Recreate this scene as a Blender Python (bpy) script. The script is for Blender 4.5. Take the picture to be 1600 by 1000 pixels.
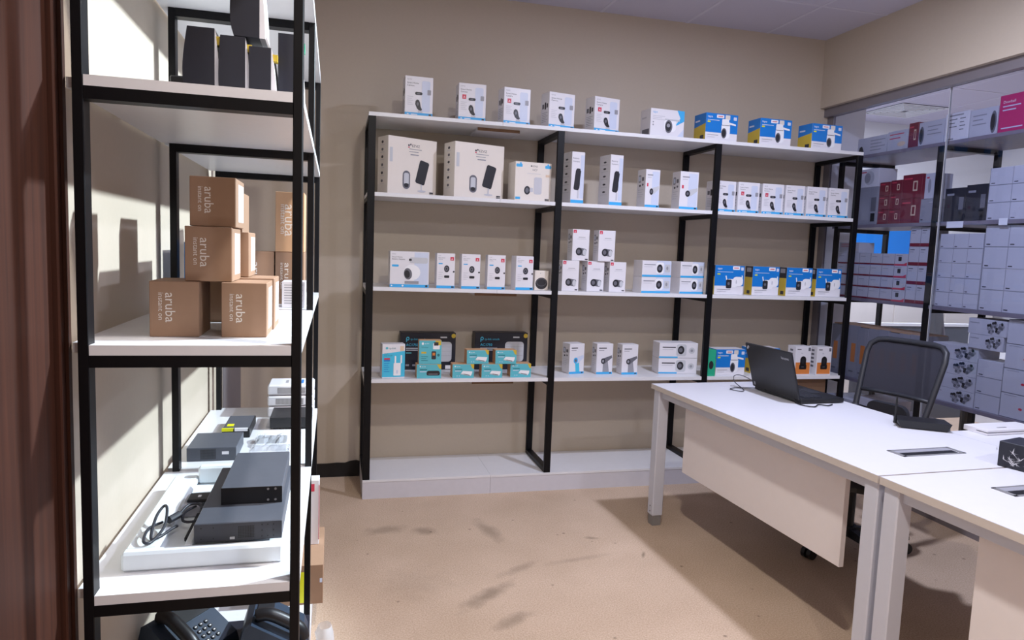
import bpy, math, random
from mathutils import Matrix, Vector
random.seed(7)
S = bpy.context.scene
COL = S.collection
for o in list(bpy.data.objects): bpy.data.objects.remove(o)

# ------------------------------------------------------------ camera
cam = bpy.data.cameras.new('camera'); camo = bpy.data.objects.new('camera', cam); COL.objects.link(camo)
cam.sensor_width = 36.0; cam.lens = 36.0*1104.39/1600; cam.clip_start = 0.05
_r = Vector((0.96956069, -0.2419475, 0.03759632)); _u = Vector((-0.01237885, 0.10491487, 0.99440416)); _f = Vector((0.24453801, 0.96460058, -0.0987263))
camo.matrix_world = Matrix(((_r.x, _u.x, -_f.x, -0.1686), (_r.y, _u.y, -_f.y, -3.9804), (_r.z, _u.z, -_f.z, 1.4452), (0, 0, 0, 1)))
S.camera = camo
# ------------------------------------------------------------ world, lamps, exposure
W = bpy.data.worlds.new('world'); S.world = W; W.use_nodes = True
W.node_tree.nodes['Background'].inputs[0].default_value = (0.75, 0.8, 1.0, 1)
W.node_tree.nodes['Background'].inputs[1].default_value = 0.01
S.view_settings.view_transform = 'Standard'; S.view_settings.look = 'None'
S.view_settings.gamma = 1; S.view_settings.use_curve_mapping = False
S.view_settings.exposure = 0.28
CEIL = 2.974
LAMPS = [  # x, y, z, watts, disc size, colour
    (1.90, -1.55, CEIL-.03, 44, .14, (.74, .79, 1.0)),
    (0.45, -2.75, CEIL-.03, 34, .14, (1.0, .94, .88)),
    (0.45, -4.75, CEIL-.03, 20, .14, (1.0, .92, .85)),
    (2.10, -4.40, CEIL-.03, 36, .14, (.74, .79, 1.0)),
    (4.70, -1.30, CEIL-.03, 6, .20, (.84, .87, 1.0)),
    (4.70, 1.00, CEIL-.03, 85, .20, (.88, .91, 1.0)),
    (4.70, -3.50, CEIL-.03, 9, .20, (.84, .87, 1.0)),
]
for i, (x, y, z, e, sz, c) in enumerate(LAMPS):
    l = bpy.data.lights.new('downlight_beam', 'AREA'); l.shape = 'DISK'; l.size = sz; l.energy = e; l.color = c
    o = bpy.data.objects.new('downlight_beam', l); COL.objects.link(o); o.location = (x, y, z)
PEND = (2.45, -1.43, 2.84)
AIM = Vector((-.66, -1.50, 1.22)); SDIR = (AIM-Vector(PEND)).normalized()
l = bpy.data.lights.new('spotlight_beam', 'SPOT'); l.energy = 820; l.shadow_soft_size = .05; l.color = (.78, .92, 1.0); l.spot_size = math.radians(44); l.spot_blend = .45
o = bpy.data.objects.new('spotlight_beam', l); COL.objects.link(o); o.location = PEND; o.rotation_euler = SDIR.to_track_quat('-Z', 'Y').to_euler()

# ------------------------------------------------------------ materials
def lin(c):
    return tuple(((v/255)/12.92 if v/255 <= .04045 else ((v/255+.055)/1.055)**2.4) for v in c)
MATS = {}
def mat(name, rgb, rough=.5, metal=0, var=.06, scale=30, bump=0, spec=.5, trans=0):
    if name in MATS: return MATS[name]
    m = bpy.data.materials.new(name); m.use_nodes = True; nt = m.node_tree; b = nt.nodes['Principled BSDF']
    c = lin(rgb)
    b.inputs['Roughness'].default_value = rough; b.inputs['Metallic'].default_value = metal
    b.inputs['Specular IOR Level'].default_value = spec
    tc = nt.nodes.new('ShaderNodeTexCoord'); n = nt.nodes.new('ShaderNodeTexNoise'); n.inputs['Scale'].default_value = scale; n.inputs['Detail'].default_value = 3
    nt.links.new(tc.outputs['Object'], n.inputs['Vector'])
    mx = nt.nodes.new('ShaderNodeMix'); mx.data_type = 'RGBA'
    mx.inputs[6].default_value = (*[v*(1-var) for v in c], 1); mx.inputs[7].default_value = (*[min(1, v*(1+var)) for v in c], 1)
    nt.links.new(n.outputs['Fac'], mx.inputs[0]); nt.links.new(mx.outputs[2], b.inputs['Base Color'])
    if bump:
        bp = nt.nodes.new('ShaderNodeBump'); bp.inputs['Strength'].default_value = bump; bp.inputs['Distance'].default_value = .003
        nt.links.new(n.outputs['Fac'], bp.inputs['Height']); nt.links.new(bp.outputs['Normal'], b.inputs['Normal'])
    if trans:
        tr = nt.nodes.new('ShaderNodeBsdfTransparent'); ms = nt.nodes.new('ShaderNodeMixShader'); ms.inputs[0].default_value = trans
        out = nt.nodes['Material Output']
        nt.links.new(b.outputs[0], ms.inputs[1]); nt.links.new(tr.outputs[0], ms.inputs[2]); nt.links.new(ms.outputs[0], out.inputs[0])
    MATS[name] = m; return m
mat('wall_paint', (193, 180, 164), .55, bump=.05, scale=60, var=.03)
mat('white_paint', (228, 228, 230), .6, var=.03)
mat('black_steel', (7, 7, 12), .42, .0, var=.2, spec=.25)
mat('white_board', (226, 226, 230), .32, var=.03)
mat('shelf_edge', (205, 203, 210), .45, var=.04)
mat('chipboard', (120, 90, 66), .8, var=.2, scale=90)
mat('desk_white', (214, 214, 222), .35, var=.02)
mat('desk_edge', (205, 196, 190), .5, var=.05)
mat('panel_white', (238, 231, 232), .45, var=.02)
mat('leg_metal', (205, 208, 222), .35, var=.02)
mat('foot_metal', (150, 150, 152), .4, .4)
mat('ceiling_tile', (196, 192, 208), .9, var=.03, scale=80, bump=.1)
mat('ceiling_grid', (205, 202, 216), .6)
mat('baseboard', (14, 13, 16), .5)
mat('alu', (128, 122, 128), .45, .2, var=.03)
mat('carton', (154, 122, 98), .75, var=.06, scale=40)
mat('carton_light', (198, 158, 122), .75, var=.05, scale=40)
mat('tape', (150, 112, 78), .4)
mat('box_white', (226, 224, 230), .35, var=.02)
mat('box_stock', (196, 196, 206), .45, var=.03)
mat('box_cream', (230, 222, 214), .35, var=.02)
mat('box_grey', (150, 150, 160), .5, var=.04)
mat('navy', (30, 32, 44), .45, var=.1)
mat('cloth_dark', (38, 38, 48), .9, var=.1)
mat('plastic_black', (20, 20, 24), .4, var=.1)
mat('plastic_dark', (44, 46, 54), .45, var=.1)
mat('metal_dark', (84, 88, 98), .45, .1, var=.08)
mat('foam', (232, 238, 242), .7, var=.03)
mat('phone_blue', (40, 52, 68), .4, var=.1)
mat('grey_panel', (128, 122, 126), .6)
INK = dict(ink=(50, 50, 58), grey=(150, 150, 158), lgrey=(196, 196, 204), dark=(38, 38, 44), mid=(105, 105, 114), sky=(64, 170, 228), blue=(14, 120, 205),
           pale=(204, 212, 232), white=(238, 238, 242), red=(205, 60, 84), yellow=(206, 178, 62), teal=(92, 184, 198), tealdk=(36, 120, 130), orange=(214, 128, 62),
           maroon=(122, 26, 48), magenta=(196, 44, 108), black=(16, 16, 20), lime=(226, 226, 20), green=(40, 170, 130), silver=(196, 198, 204), cyan=(70, 190, 225), navyp=(32, 34, 46), apw=(222, 214, 206), beige=(222, 196, 170))
for k, v in INK.items(): mat('ink_'+k, v, .4, var=.03)

# ------------------------------------------------------------ mesh helpers
class MB:
    def __init__(s): s.v = []; s.f = []; s.m = []; s.slots = []
    def slot(s, name):
        if name not in s.slots: s.slots.append(name)
        return s.slots.index(name)
    def add(s, vs, fs, mt, M=None):
        k = len(s.v); i = s.slot(mt)
        s.v += [tuple(M @ Vector(q)) if M else tuple(q) for q in vs]
        s.f += [tuple(k+j for j in f) for f in fs]; s.m += [i]*len(fs)
        return s
    def box(s, x0, y0, z0, x1, y1, z1, mt, M=None, c=0):
        if x1 < x0: x0, x1 = x1, x0
        if y1 < y0: y0, y1 = y1, y0
        if z1 < z0: z0, z1 = z1, z0
        if not c:
            v = [(x0, y0, z0), (x1, y0, z0), (x1, y1, z0), (x0, y1, z0), (x0, y0, z1), (x1, y0, z1), (x1, y1, z1), (x0, y1, z1)]
            f = [(0, 3, 2, 1), (4, 5, 6, 7), (0, 1, 5, 4), (1, 2, 6, 5), (2, 3, 7, 6), (3, 0, 4, 7)]
            return s.add(v, f, mt, M)
        # chamfered box
        v = []; ix = {}
        for sx in (0, 1):
            for sy in (0, 1):
                for sz in (0, 1):
                    X = (x0, x1)[sx]; Y = (y0, y1)[sy]; Z = (z0, z1)[sz]
                    dx = c if sx == 0 else -c; dy = c if sy == 0 else -c; dz = c if sz == 0 else -c
                    ix[sx, sy, sz] = (len(v), len(v)+1, len(v)+2)
                    v += [(X, Y+dy, Z+dz), (X+dx, Y, Z+dz), (X+dx, Y+dy, Z)]
        f = []
        q = lambda a, k: ix[a][k]
        for sx in (0, 1):
            a = [q((sx, 0, 0), 0), q((sx, 1, 0), 0), q((sx, 1, 1), 0), q((sx, 0, 1), 0)]; f.append(tuple(a if sx else a[::-1]))
        for sy in (0, 1):
            a = [q((0, sy, 0), 1), q((1, sy, 0), 1), q((1, sy, 1), 1), q((0, sy, 1), 1)]; f.append(tuple(a[::-1] if sy else a))
        for sz in (0, 1):
            a = [q((0, 0, sz), 2), q((1, 0, sz), 2), q((1, 1, sz), 2), q((0, 1, sz), 2)]; f.append(tuple(a if sz else a[::-1]))
        for a in (0, 1):
            for b in (0, 1):
                f.append((q((a, b, 0), 0), q((a, b, 1), 0), q((a, b, 1), 1), q((a, b, 0), 1)))
                f.append((q((a, 0, b), 0), q((a, 1, b), 0), q((a, 1, b), 2), q((a, 0, b), 2)))
                f.append((q((0, a, b), 1), q((1, a, b), 1), q((1, a, b), 2), q((0, a, b), 2)))
                for d in (0, 1): f.append(ix[a, b, d])
        # unique corner faces
        f = list(dict.fromkeys(f))
        return s.add(v, f, mt, M)
    def prism(s, pts, z0, z1, mt, M=None):   # pts in xy, extruded in z
        n = len(pts)
        v = [(x, y, z0) for x, y in pts]+[(x, y, z1) for x, y in pts]
        f = [tuple(range(n))[::-1], tuple(range(n, 2*n))]+[(i, (i+1) % n, n+(i+1) % n, n+i) for i in range(n)]
        return s.add(v, f, mt, M)
    def cyl(s, p0, p1, r0, mt, r1=None, n=12, M=None):
        r1 = r0 if r1 is None else r1
        p0 = Vector(p0); p1 = Vector(p1); d = (p1-p0).normalized()
        a = d.orthogonal().normalized(); b = d.cross(a)
        v = [tuple(p0+(a*math.cos(t)+b*math.sin(t))*r0) for t in [2*math.pi*i/n for i in range(n)]]
        v += [tuple(p1+(a*math.cos(t)+b*math.sin(t))*r1) for t in [2*math.pi*i/n for i in range(n)]]
        f = [tuple(range(n))[::-1], tuple(range(n, 2*n))]+[(i, (i+1) % n, n+(i+1) % n, n+i) for i in range(n)]
        return s.add(v, f, mt, M)
    def tube(s, pts, r, mt, n=8, closed=False, M=None, flat=1.0):
        P = [Vector(p) for p in pts]; N = len(P); v = []
        up = None
        for i, p in enumerate(P):
            if closed: t = (P[(i+1) % N]-P[i-1]).normalized()
            else: t = (P[min(i+1, N-1)]-P[max(i-1, 0)]).normalized()
            if up is None: up = t.orthogonal().normalized()
            up = (up-t*up.dot(t)).normalized(); b = t.cross(up)
            v += [tuple(p+up*math.cos(2*math.pi*k/n)*r+b*math.sin(2*math.pi*k/n)*r*flat) for k in range(n)]
        f = []
        for i in range(N if closed else N-1):
            j = (i+1) % N
            f += [(i*n+k, i*n+(k+1) % n, j*n+(k+1) % n, j*n+k) for k in range(n)]
        if not closed: f += [tuple(range(n))[::-1], tuple(range((N-1)*n, N*n))]
        return s.add(v, f, mt, M)
    def mesh(s, name):
        me = bpy.data.meshes.new(name); me.from_pydata(s.v, [], s.f)
        for n in s.slots: me.materials.append(MATS[n])
        me.polygons.foreach_set('material_index', s.m); me.update(); return me
    def obj(s, name, parent=None, loc=(0, 0, 0), rz=0, smooth=False):
        me = s.mesh(name)
        if smooth: me.polygons.foreach_set('use_smooth', [True]*len(me.polygons))
        return link(name, me, parent, loc, rz)
def link(name, me, parent=None, loc=(0, 0, 0), rz=0):
    o = bpy.data.objects.new(name, me); COL.objects.link(o); o.location = loc; o.rotation_euler = (0, 0, rz)
    if parent: o.parent = parent
    return o
def tag(o, label, cat, group=None):
    o['label'] = label; o['category'] = cat
    if group: o['group'] = group
    return o
def thing(name, label, cat, loc=(0, 0, 0), rz=0, group=None):
    return tag(link(name, None, None, loc, rz), label, cat, group)
def struct(o): o['kind'] = 'structure'; return o
def arc(pts, n=6):
    """Catmull-Rom through points"""
    P = [Vector(p) for p in pts]; out = []
    for i in range(len(P)-1):
        a = P[max(i-1, 0)]; b = P[i]; c = P[i+1]; d = P[min(i+2, len(P)-1)]
        for k in range(n):
            t = k/n
            out.append(.5*((2*b)+(c-a)*t+(2*a-5*b+4*c-d)*t*t+(3*b-a-3*c+d)*t**3))
    out.append(P[-1]); return out

# ------------------------------------------------------------ text + prints
TXT = {}
def text_mesh(body):
    if body in TXT: return TXT[body]
    cu = bpy.data.curves.new('txt', 'FONT'); cu.body = body; cu.size = 1; cu.resolution_u = 2; cu.align_x = 'LEFT'
    ob = bpy.data.objects.new('txt', cu); COL.objects.link(ob)
    dg = bpy.context.evaluated_depsgraph_get(); dg.update()
    me = ob.evaluated_get(dg).to_mesh()
    r = ([tuple(v.co) for v in me.vertices], [tuple(p.vertices) for p in me.polygons])
    ob.evaluated_get(dg).to_mesh_clear()
    bpy.data.objects.remove(ob); bpy.data.curves.remove(cu)
    TXT[body] = r; return r
def ell(cx, cy, rx, ry, n=18, rot=0):
    c, s_ = math.cos(rot), math.sin(rot)
    return [(cx+rx*math.cos(t)*c-ry*math.sin(t)*s_, cy+rx*math.cos(t)*s_+ry*math.sin(t)*c) for t in [2*math.pi*i/n for i in range(n)]]
def rrect(x0, y0, x1, y1, r, n=4, rot=0):
    pts = []
    for cx, cy, a in ((x1-r, y1-r, 0), (x0+r, y1-r, 90), (x0+r, y0+r, 180), (x1-r, y0+r, 270)):
        for i in range(n+1):
            t = math.radians(a+90*i/n); pts.append((cx+r*math.cos(t), cy+r*math.sin(t)))
    if rot:
        mx, my = (x0+x1)/2, (y0+y1)/2; c, s_ = math.cos(rot), math.sin(rot)
        pts = [(mx+(x-mx)*c-(y-my)*s_, my+(x-mx)*s_+(y-my)*c) for x, y in pts]
    return pts
def print_mesh(name, items, w, h, base=None):
    """flat print: polygons in metres on a w x h face, lying in local xz, facing -y"""
    mb = MB(); lay = 0
    if base: mb.add([(.0015, -.0002, .0015), (w-.0015, -.0002, .0015), (w-.0015, -.0002, h-.0015), (.0015, -.0002, h-.0015)], [(0, 1, 2, 3)], base)
    for it in items:
        k = it[0]; lay += 1; y = -.0003-.00012*lay
        X = lambda q: q*w
        Z = lambda q: q*h
        if k == 'r': pts = [(X(it[1]), Z(it[2])), (X(it[3]), Z(it[2])), (X(it[3]), Z(it[4])), (X(it[1]), Z(it[4]))]; c = it[5]
        elif k == 'e': pts = ell(X(it[1]), Z(it[2]), X(it[3]), Z(it[4]), rot=math.radians(it[6]) if len(it) > 6 else 0); c = it[5]
        elif k == 'rr': pts = rrect(X(it[1]), Z(it[2]), X(it[3]), Z(it[4]), it[6]*min(w, h), rot=math.radians(it[7]) if len(it) > 7 else 0); c = it[5]
        elif k == 'p': pts = [(X(a), Z(b)) for a, b in it[1]]; c = it[2]
        elif k == 't':
            _, body, x, z, sz, c = it[:6]; rot = math.radians(it[6]) if len(it) > 6 else 0
            vs, fs = text_mesh(body); q = sz*h; cs, sn = math.cos(rot), math.sin(rot)
            mb.add([(X(x)+(a*cs-b*sn)*q, y, Z(z)+(a*sn+b*cs)*q) for a, b, _ in vs], fs, 'ink_'+c); continue
        mb.add([(a, y, b) for a, b in pts], [tuple(range(len(pts)))], 'ink_'+c)
    return mb.mesh(name)
def bars(x0, x1, z, n, dz, c='lgrey', t=.012):
    return [('r', x0, z-i*dz, x0+(x1-x0)*(1 if i % 2 == 0 else .75), z-i*dz+t, c) for i in range(n)]
ART = {}
ART['dome'] = [('rr', .60, .12, .90, .90, 'pale', .06), ('t', 'EZVIZ', .07, .90, .045, 'grey'), ('t', 'Smart Home', .07, .81, .058, 'ink'), ('t', 'Camera', .07, .745, .058, 'ink'),
               ('r', .13, .57, .27, .69, 'red'), ('t', 'A', .165, .595, .085, 'white'), ('rr', .36, .535, .62, .61, 'dark', .045), ('rr', .42, .555, .54, .585, 'mid', .02),
               ('p', [(.37, .30), (.38, .38), (.43, .42), (.50, .41), (.54, .35), (.57, .24), (.62, .17), (.58, .14), (.50, .15), (.43, .20)], 'dark'), ('e', .46, .31, .04, .045, 'mid'),
               ('r', .47, .085, .63, .14, 'lgrey'), ('rr', .80, .55, .93, .68, 'grey', .02)]+bars(.08, .3, .48, 5, .05)+[('r', 0, 0, 1, .085, 'sky'), ('r', .86, .02, .95, .065, 'ink'), ('r', .08, .03, .14, .055, 'white'), ('r', .22, .03, .45, .05, 'white')]
ART['dome_film'] = [it for it in ART['dome'] if not (it[0] == 'r' and it[5] == 'red') and not (it[0] == 't' and it[1] == 'A')]
ART['dome_side'] = [('r', .15, .55, .38, .68, 'mid'), ('rr', .45, .52, .62, .72, 'dark', .04), ('rr', .68, .56, .85, .68, 'ink', .03)]+bars(.15, .85, .42, 6, .05, 'grey')
ART['solar'] = [('r', .40, .855, .43, .885, 'ink'), ('r', .44, .87, .465, .90, 'ink'), ('r', .40, .825, .43, .845, 'red'), ('t', 'EZVIZ', .475, .845, .062, 'ink')]+bars(.42, .68, .80, 2, .045, 'grey', .012)+[('r', .45, .70, .62, .72, 'grey'),
                ('r', .03, .55, .09, .80, 'silver'), ('rr', .30, .10, .45, .42, 'mid', .07), ('rr', .325, .18, .425, .38, 'silver', .03), ('rr', .33, .13, .42, .20, 'dark', .03),
                ('rr', .60, .20, .80, .62, 'dark', .035, -14), ('r', .675, .09, .70, .20, 'lgrey'), ('e', .69, .08, .09, .018, 'lgrey'), ('r', .86, .05, .94, .075, 'ink'), ('r', .86, .02, .94, .04, 'ink')]
ART['solar_side'] = sum([[('e', .45, z, .10, .025, 'mid' if i % 2 else 'ink'), ('r', .25, z-.055, .65, z-.048, 'lgrey')] for i, z in enumerate((.90, .77, .64, .50, .36, .22))], [])
ART['kit'] = [('rr', .02, .86, .19, .94, 'sky', .02), ('e', .14, .955, .025, .025, 'sky'), ('rr', .82, .86, .99, .94, 'sky', .02), ('e', .90, .955, .025, .025, 'sky'), ('r', .42, .88, .45, .92, 'ink'), ('t', 'EZVIZ', .465, .88, .055, 'ink'), ('t', 'HC7', .47, .78, .07, 'mid'), ('r', .32, .70, .70, .71, 'lgrey'),
              ('rr', .52, .18, .74, .62, 'lgrey', .05), ('e', .34, .27, .085, .11, 'dark'), ('e', .335, .27, .05, .065, 'mid'), ('rr', .41, .23, .50, .34, 'lgrey', .02), ('r', .02, .03, .15, .09, 'sky'), ('r', .84, .05, .95, .07, 'ink'), ('r', .84, .02, .95, .04, 'ink'), ('r', .84, .64, .95, .70, 'beige')]
ART['tall'] = [('t', 'Battery', .08, .86, .045, 'mid'), ('t', 'Camera', .08, .80, .045, 'mid'), ('rr', .30, .28, .72, .68, 'dark', .12, -6), ('r', .50, .10, .62, .26, 'lgrey'), ('rr', .68, .10, .98, .94, 'pale', .05), ('rr', .26, .26, .68, .66, 'dark', .12, -6), ('r', 0, 0, 1, .07, 'sky')]
ART['tall_side'] = sum([[('e', .5, z, .13, .018, 'ink'), ('r', .2, z-.06, .8, z-.052, 'lgrey')] for z in (.86, .73, .58, .42, .27)], [])
ART['bullet'] = [('rr', .45, .08, .95, .95, 'pale', .08), ('r', .12, .84, .50, .87, 'grey'), ('r', .12, .78, .40, .80, 'lgrey'), ('r', .10, .55, .2, .64, 'red'), ('p', [(.38, .44), (.52, .52), (.95, .58), (.96, .50), (.62, .36), (.45, .34)], 'silver'), ('p', [(.44, .34), (.7, .38), (.72, .08), (.5, .08)], 'pale'), ('e', .43, .42, .13, .085, 'dark'), ('e', .43, .42, .06, .04, 'mid'), ('r', 0, 0, 1, .07, 'sky'), ('r', .82, .02, .94, .055, 'ink')]
ART['bullet_blue'] = [('r', .12, .84, .55, .87, 'ink'), ('r', .12, .77, .45, .79, 'grey'), ('p', [(.40, .36), (.66, .38), (.72, .06), (.45, .06)], 'cyan'), ('p', [(.38, .44), (.52, .56), (.95, .62), (.96, .52), (.62, .36), (.45, .34)], 'pale'), ('e', .43, .44, .14, .10, 'sky'), ('e', .43, .44, .07, .05, 'mid'), ('r', 0, 0, 1, .07, 'sky'), ('r', .82, .02, .94, .055, 'ink')]
ART['bullet_grey'] = [('r', .12, .84, .60, .87, 'ink'), ('r', .12, .77, .45, .79, 'grey'), ('p', [(.40, .38), (.70, .42), (.80, .06), (.40, .06)], 'grey'), ('p', [(.34, .40), (.42, .52), (.93, .62), (.96, .54), (.60, .38), (.45, .32)], 'mid'), ('e', .40, .43, .13, .09, 'dark'), ('e', .40, .43, .07, .05, 'grey'), ('r', 0, 0, 1, .07, 'sky'), ('r', .82, .02, .94, .055, 'ink')]
ART['bullet_side'] = [('rr', .15, .66, .45, .86, 'grey', .06), ('rr', .2, .70, .38, .82, 'pale', .04), ('rr', .55, .70, .80, .80, 'mid', .03), ('e', .35, .58, .10, .03, 'ink'), ('e', .68, .60, .10, .03, 'mid')]+bars(.15, .8, .46, 4, .06)
ART['ptbig'] = [('r', .62, .10, .98, .98, 'pale'), ('t', 'EZVIZ', .05, .91, .04, 'grey'), ('t', 'Smart Home', .05, .825, .055, 'ink'), ('t', 'Battery Camera', .05, .765, .055, 'ink'), ('rr', .05, .57, .22, .63, 'sky', .02),
                ('r', .5, .72, .78, .80, 'white'), ('rr', .50, .68, .96, .84, 'silver', .04), ('r', .48, .74, .55, .80, 'ink'), ('e', .56, .42, .22, .22, 'white'), ('r', .38, .10, .74, .18, 'grey'), ('e', .46, .38, .105, .16, 'mid', 10), ('e', .44, .37, .07, .11, 'dark', 10), ('r', 0, 0, 1, .085, 'sky'), ('e', .94, .045, .03, .03, 'ink'), ('e', .05, .045, .02, .02, 'white'), ('e', .33, .045, .025, .025, 'white')]
ART['bell'] = [('t', 'EZVIZ', .08, .92, .03, 'grey'), ('t', 'Smart Home', .08, .86, .038, 'mid'), ('t', 'Camera', .08, .82, .038, 'mid'), ('r', .74, .80, .94, .90, 'red'), ('t', 'A', .79, .815, .075, 'white'), ('r', .1, .69, .32, .72, 'sky'), ('e', .55, .56, .145, .10, 'dark'), ('e', .54, .56, .09, .065, 'mid'), ('e', .54, .56, .04, .03, 'dark'), ('rr', .42, .30, .70, .37, 'dark', .04), ('e', .94, .48, .05, .025, 'ink')]+bars(.1, .35, .45, 4, .06)+[('r', 0, 0, 1, .075, 'sky'), ('rr', .82, .015, .96, .06, 'ink', .02)]
ART['peep'] = [('r', .04, .88, .22, .98, 'red'), ('t', 'A', .085, .895, .075, 'white'), ('r', .35, .74, .75, .755, 'grey'), ('r', .28, .69, .82, .70, 'lgrey'), ('rr', .32, .17, .84, .40, 'mid', .10, -8), ('e', .74, .27, .11, .10, 'silver', 0), ('e', .40, .29, .19, .125, 'dark'), ('e', .38, .29, .10, .07, 'mid'), ('r', .78, .03, .94, .065, 'ink')]
ART['turret'] = [('r', .5, .1, 1, 1, 'pale'), ('r', .06, .72, .45, .78, 'grey'), ('r', .06, .60, .35, .63, 'lgrey'), ('rr', .48, .20, .74, .90, 'white', .12), ('e', .60, .52, .10, .26, 'dark'), ('e', .60, .52, .05, .12, 'mid'), ('rr', .78, .3, .96, .78, 'silver', .05), ('e', .86, .55, .035, .12, 'grey'), ('r', 0, 0, 1, .12, 'sky')]
ART['turret_w'] = [('r', .08, .68, .42, .75, 'ink'), ('r', .08, .55, .36, .59, 'lgrey'), ('rr', .44, .16, .70, .92, 'silver', .14), ('e', .56, .55, .085, .27, 'dark'), ('e', .55, .55, .05, .14, 'mid'), ('e', .84, .52, .08, .20, 'silver'), ('e', .84, .52, .035, .09, 'grey'), ('r', 0, .04, .48, .13, 'sky'), ('r', .5, .06, .98, .08, 'lgrey')]
ART['tapo'] = [('r', 0, .30, 1, 1, 'blue'), ('t', 'tapo', .05, .84, .12, 'white'), ('r', .05, .74, .42, .765, 'pale'), ('r', .05, .66, .14, .71, 'lime'), ('rr', .33, .84, .56, .96, 'white', .02), ('r', .37, .885, .52, .915, 'red'), ('rr', .60, .80, .75, .97, 'apw', .02), ('rr', .86, .80, .96, .92, 'pale', .02),
               ('rr', .50, .60, .72, .82, 'white', .04), ('p', [(.70, .72), (.94, .66), (.94, .60), (.70, .64)], 'white'), ('rr', .49, .10, .76, .68, 'white', .13), ('r', .50, .58, .74, .60, 'ink'), ('e', .575, .30, .085, .19, 'mid'), ('e', .57, .30, .06, .145, 'dark'), ('r', .06, .20, .40, .215, 'grey'), ('r', .06, .12, .30, .135, 'lgrey')]
ART['tapo_side'] = [('r', 0, .46, 1, 1, 'blue'), ('p', [(0, .46), (0, .52), (1, .62), (1, .46)], 'yellow'), ('r', 0, 0, 1, .47, 'yellow'), ('r', .1, .72, .5, .78, 'pale'), ('r', .55, .06, .85, .20, 'ink')]
ART['tapo_bul'] = [('r', 0, .30, 1, 1, 'blue'), ('t', 'tapo', .08, .86, .10, 'white'), ('r', .08, .77, .62, .785, 'pale'), ('r', .08, .68, .18, .72, 'lime'), ('rr', .60, .86, .84, .98, 'white', .02), ('r', .64, .905, .80, .935, 'red'), ('rr', .88, .84, .97, .95, 'pale', .02),
                   ('p', [(.36, .64), (.39, .66), (.46, .40), (.42, .38)], 'white'), ('p', [(.92, .68), (.95, .66), (.96, .40), (.90, .42)], 'white'), ('rr', .42, .24, .78, .54, 'white', .08), ('rr', .62, .30, .97, .62, 'white', .12), ('e', .74, .44, .02, .07, 'lgrey'), ('rr', .39, .22, .58, .52, 'dark', .05), ('e', .48, .38, .04, .05, 'mid'), ('r', .10, .17, .55, .185, 'grey'), ('r', .10, .10, .40, .115, 'lgrey')]
ART['tapo_bul_side'] = [('r', 0, .62, 1, 1, 'navyp'), ('r', 0, 0, 1, .62, 'yellow'), ('r', .2, .80, .8, .95, 'grey'), ('r', .35, .04, .75, .16, 'ink')]
ART['tapo_w'] = [('p', [(.72, .40), (1, .62), (1, 1), (.78, 1), (.88, .72)], 'sky'), ('p', [(.80, .02), (1, .35), (1, .0)], 'pale'), ('t', 'tapo', .06, .84, .11, 'sky')]+bars(.06, .42, .72, 3, .06, 'lgrey', .02)+[('e', .08, .50, .02, .03, 'grey'), ('e', .08, .40, .02, .03, 'grey'), ('rr', .40, .20, .76, .66, 'white', .16), ('r', .42, .60, .86, .66, 'silver'), ('e', .54, .38, .11, .24, 'mid'), ('e', .53, .38, .08, .18, 'dark'), ('e', .53, .42, .05, .07, 'grey')]
ART['tapo_w_side'] = [('r', .15, .66, .6, .72, 'lgrey'), ('r', .2, .05, .9, .26, 'mid')]
ART['extender'] = [('p', [(0, .04), (0, .72), (1, .80), (1, .04)], 'cyan'), ('t', 'tp-link', .30, .855, .075, 'tealdk'), ('e', .2, .885, .06, .035, 'teal'), ('r', .78, .80, .95, .94, 'beige'), ('t', 'Wi-Fi', .08, .70, .05, 'tealdk'), ('t', 'Range Extender', .08, .655, .038, 'tealdk'), ('r', .08, .55, .34, .60, 'red'), ('r', .08, .50, .34, .545, 'blue')]+bars(.08, .32, .44, 5, .06, 'blue')+[('rr', .54, .42, .61, .66, 'white', .03), ('rr', .80, .44, .87, .68, 'white', .03), ('rr', .50, .08, .82, .45, 'white', .03), ('r', .62, .14, .70, .24, 'pale')]
ART['ac'] = [('e', .13, .84, .03, .05, 'cyan'), ('r', .10, .75, .115, .84, 'cyan'), ('e', .13, .84, .015, .025, 'navyp'), ('t', 'tp-link omada', .18, .80, .075, 'cyan'), ('t', 'AC1750', .10, .64, .10, 'cyan'), ('r', .10, .57, .42, .59, 'silver'), ('r', .10, .52, .35, .54, 'silver'), ('r', .10, .44, .20, .47, 'teal'), ('r', .72, .86, .84, .90, 'silver'), ('e', .96, .92, .04, .06, 'yellow'),
             ('rr', .57, .22, .93, .76, 'silver', .09), ('r', .59, .62, .91, .625, 'grey'), ('r', .59, .50, .91, .505, 'grey'), ('r', .59, .38, .91, .385, 'grey'), ('r', .82, .02, .93, .12, 'white'), ('r', .10, .1, .16, .15, 'grey'), ('r', .22, .1, .28, .15, 'grey')]
ART['wl'] = [('r', 0, 0, 1, .985, 'teal'), ('e', .16, .86, .05, .05, 'white'), ('t', 'tp-link', .25, .84, .07, 'white'), ('t', 'Wireless', .1, .68, .08, 'tealdk'), ('r', .1, .44, .32, .52, 'yellow'), ('rr', .62, .62, .92, .88, 'white', .03), ('r', .72, .80, .98, .98, 'yellow'), ('r', .66, .78, .86, .92, 'ink'), ('rr', .56, .20, .76, .54, 'ink', .04), ('r', .60, .36, .72, .48, 'orange'), ('e', .87, .38, .06, .06, 'tealdk')]+bars(.1, .4, .3, 3, .08, 'tealdk', .02)
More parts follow.
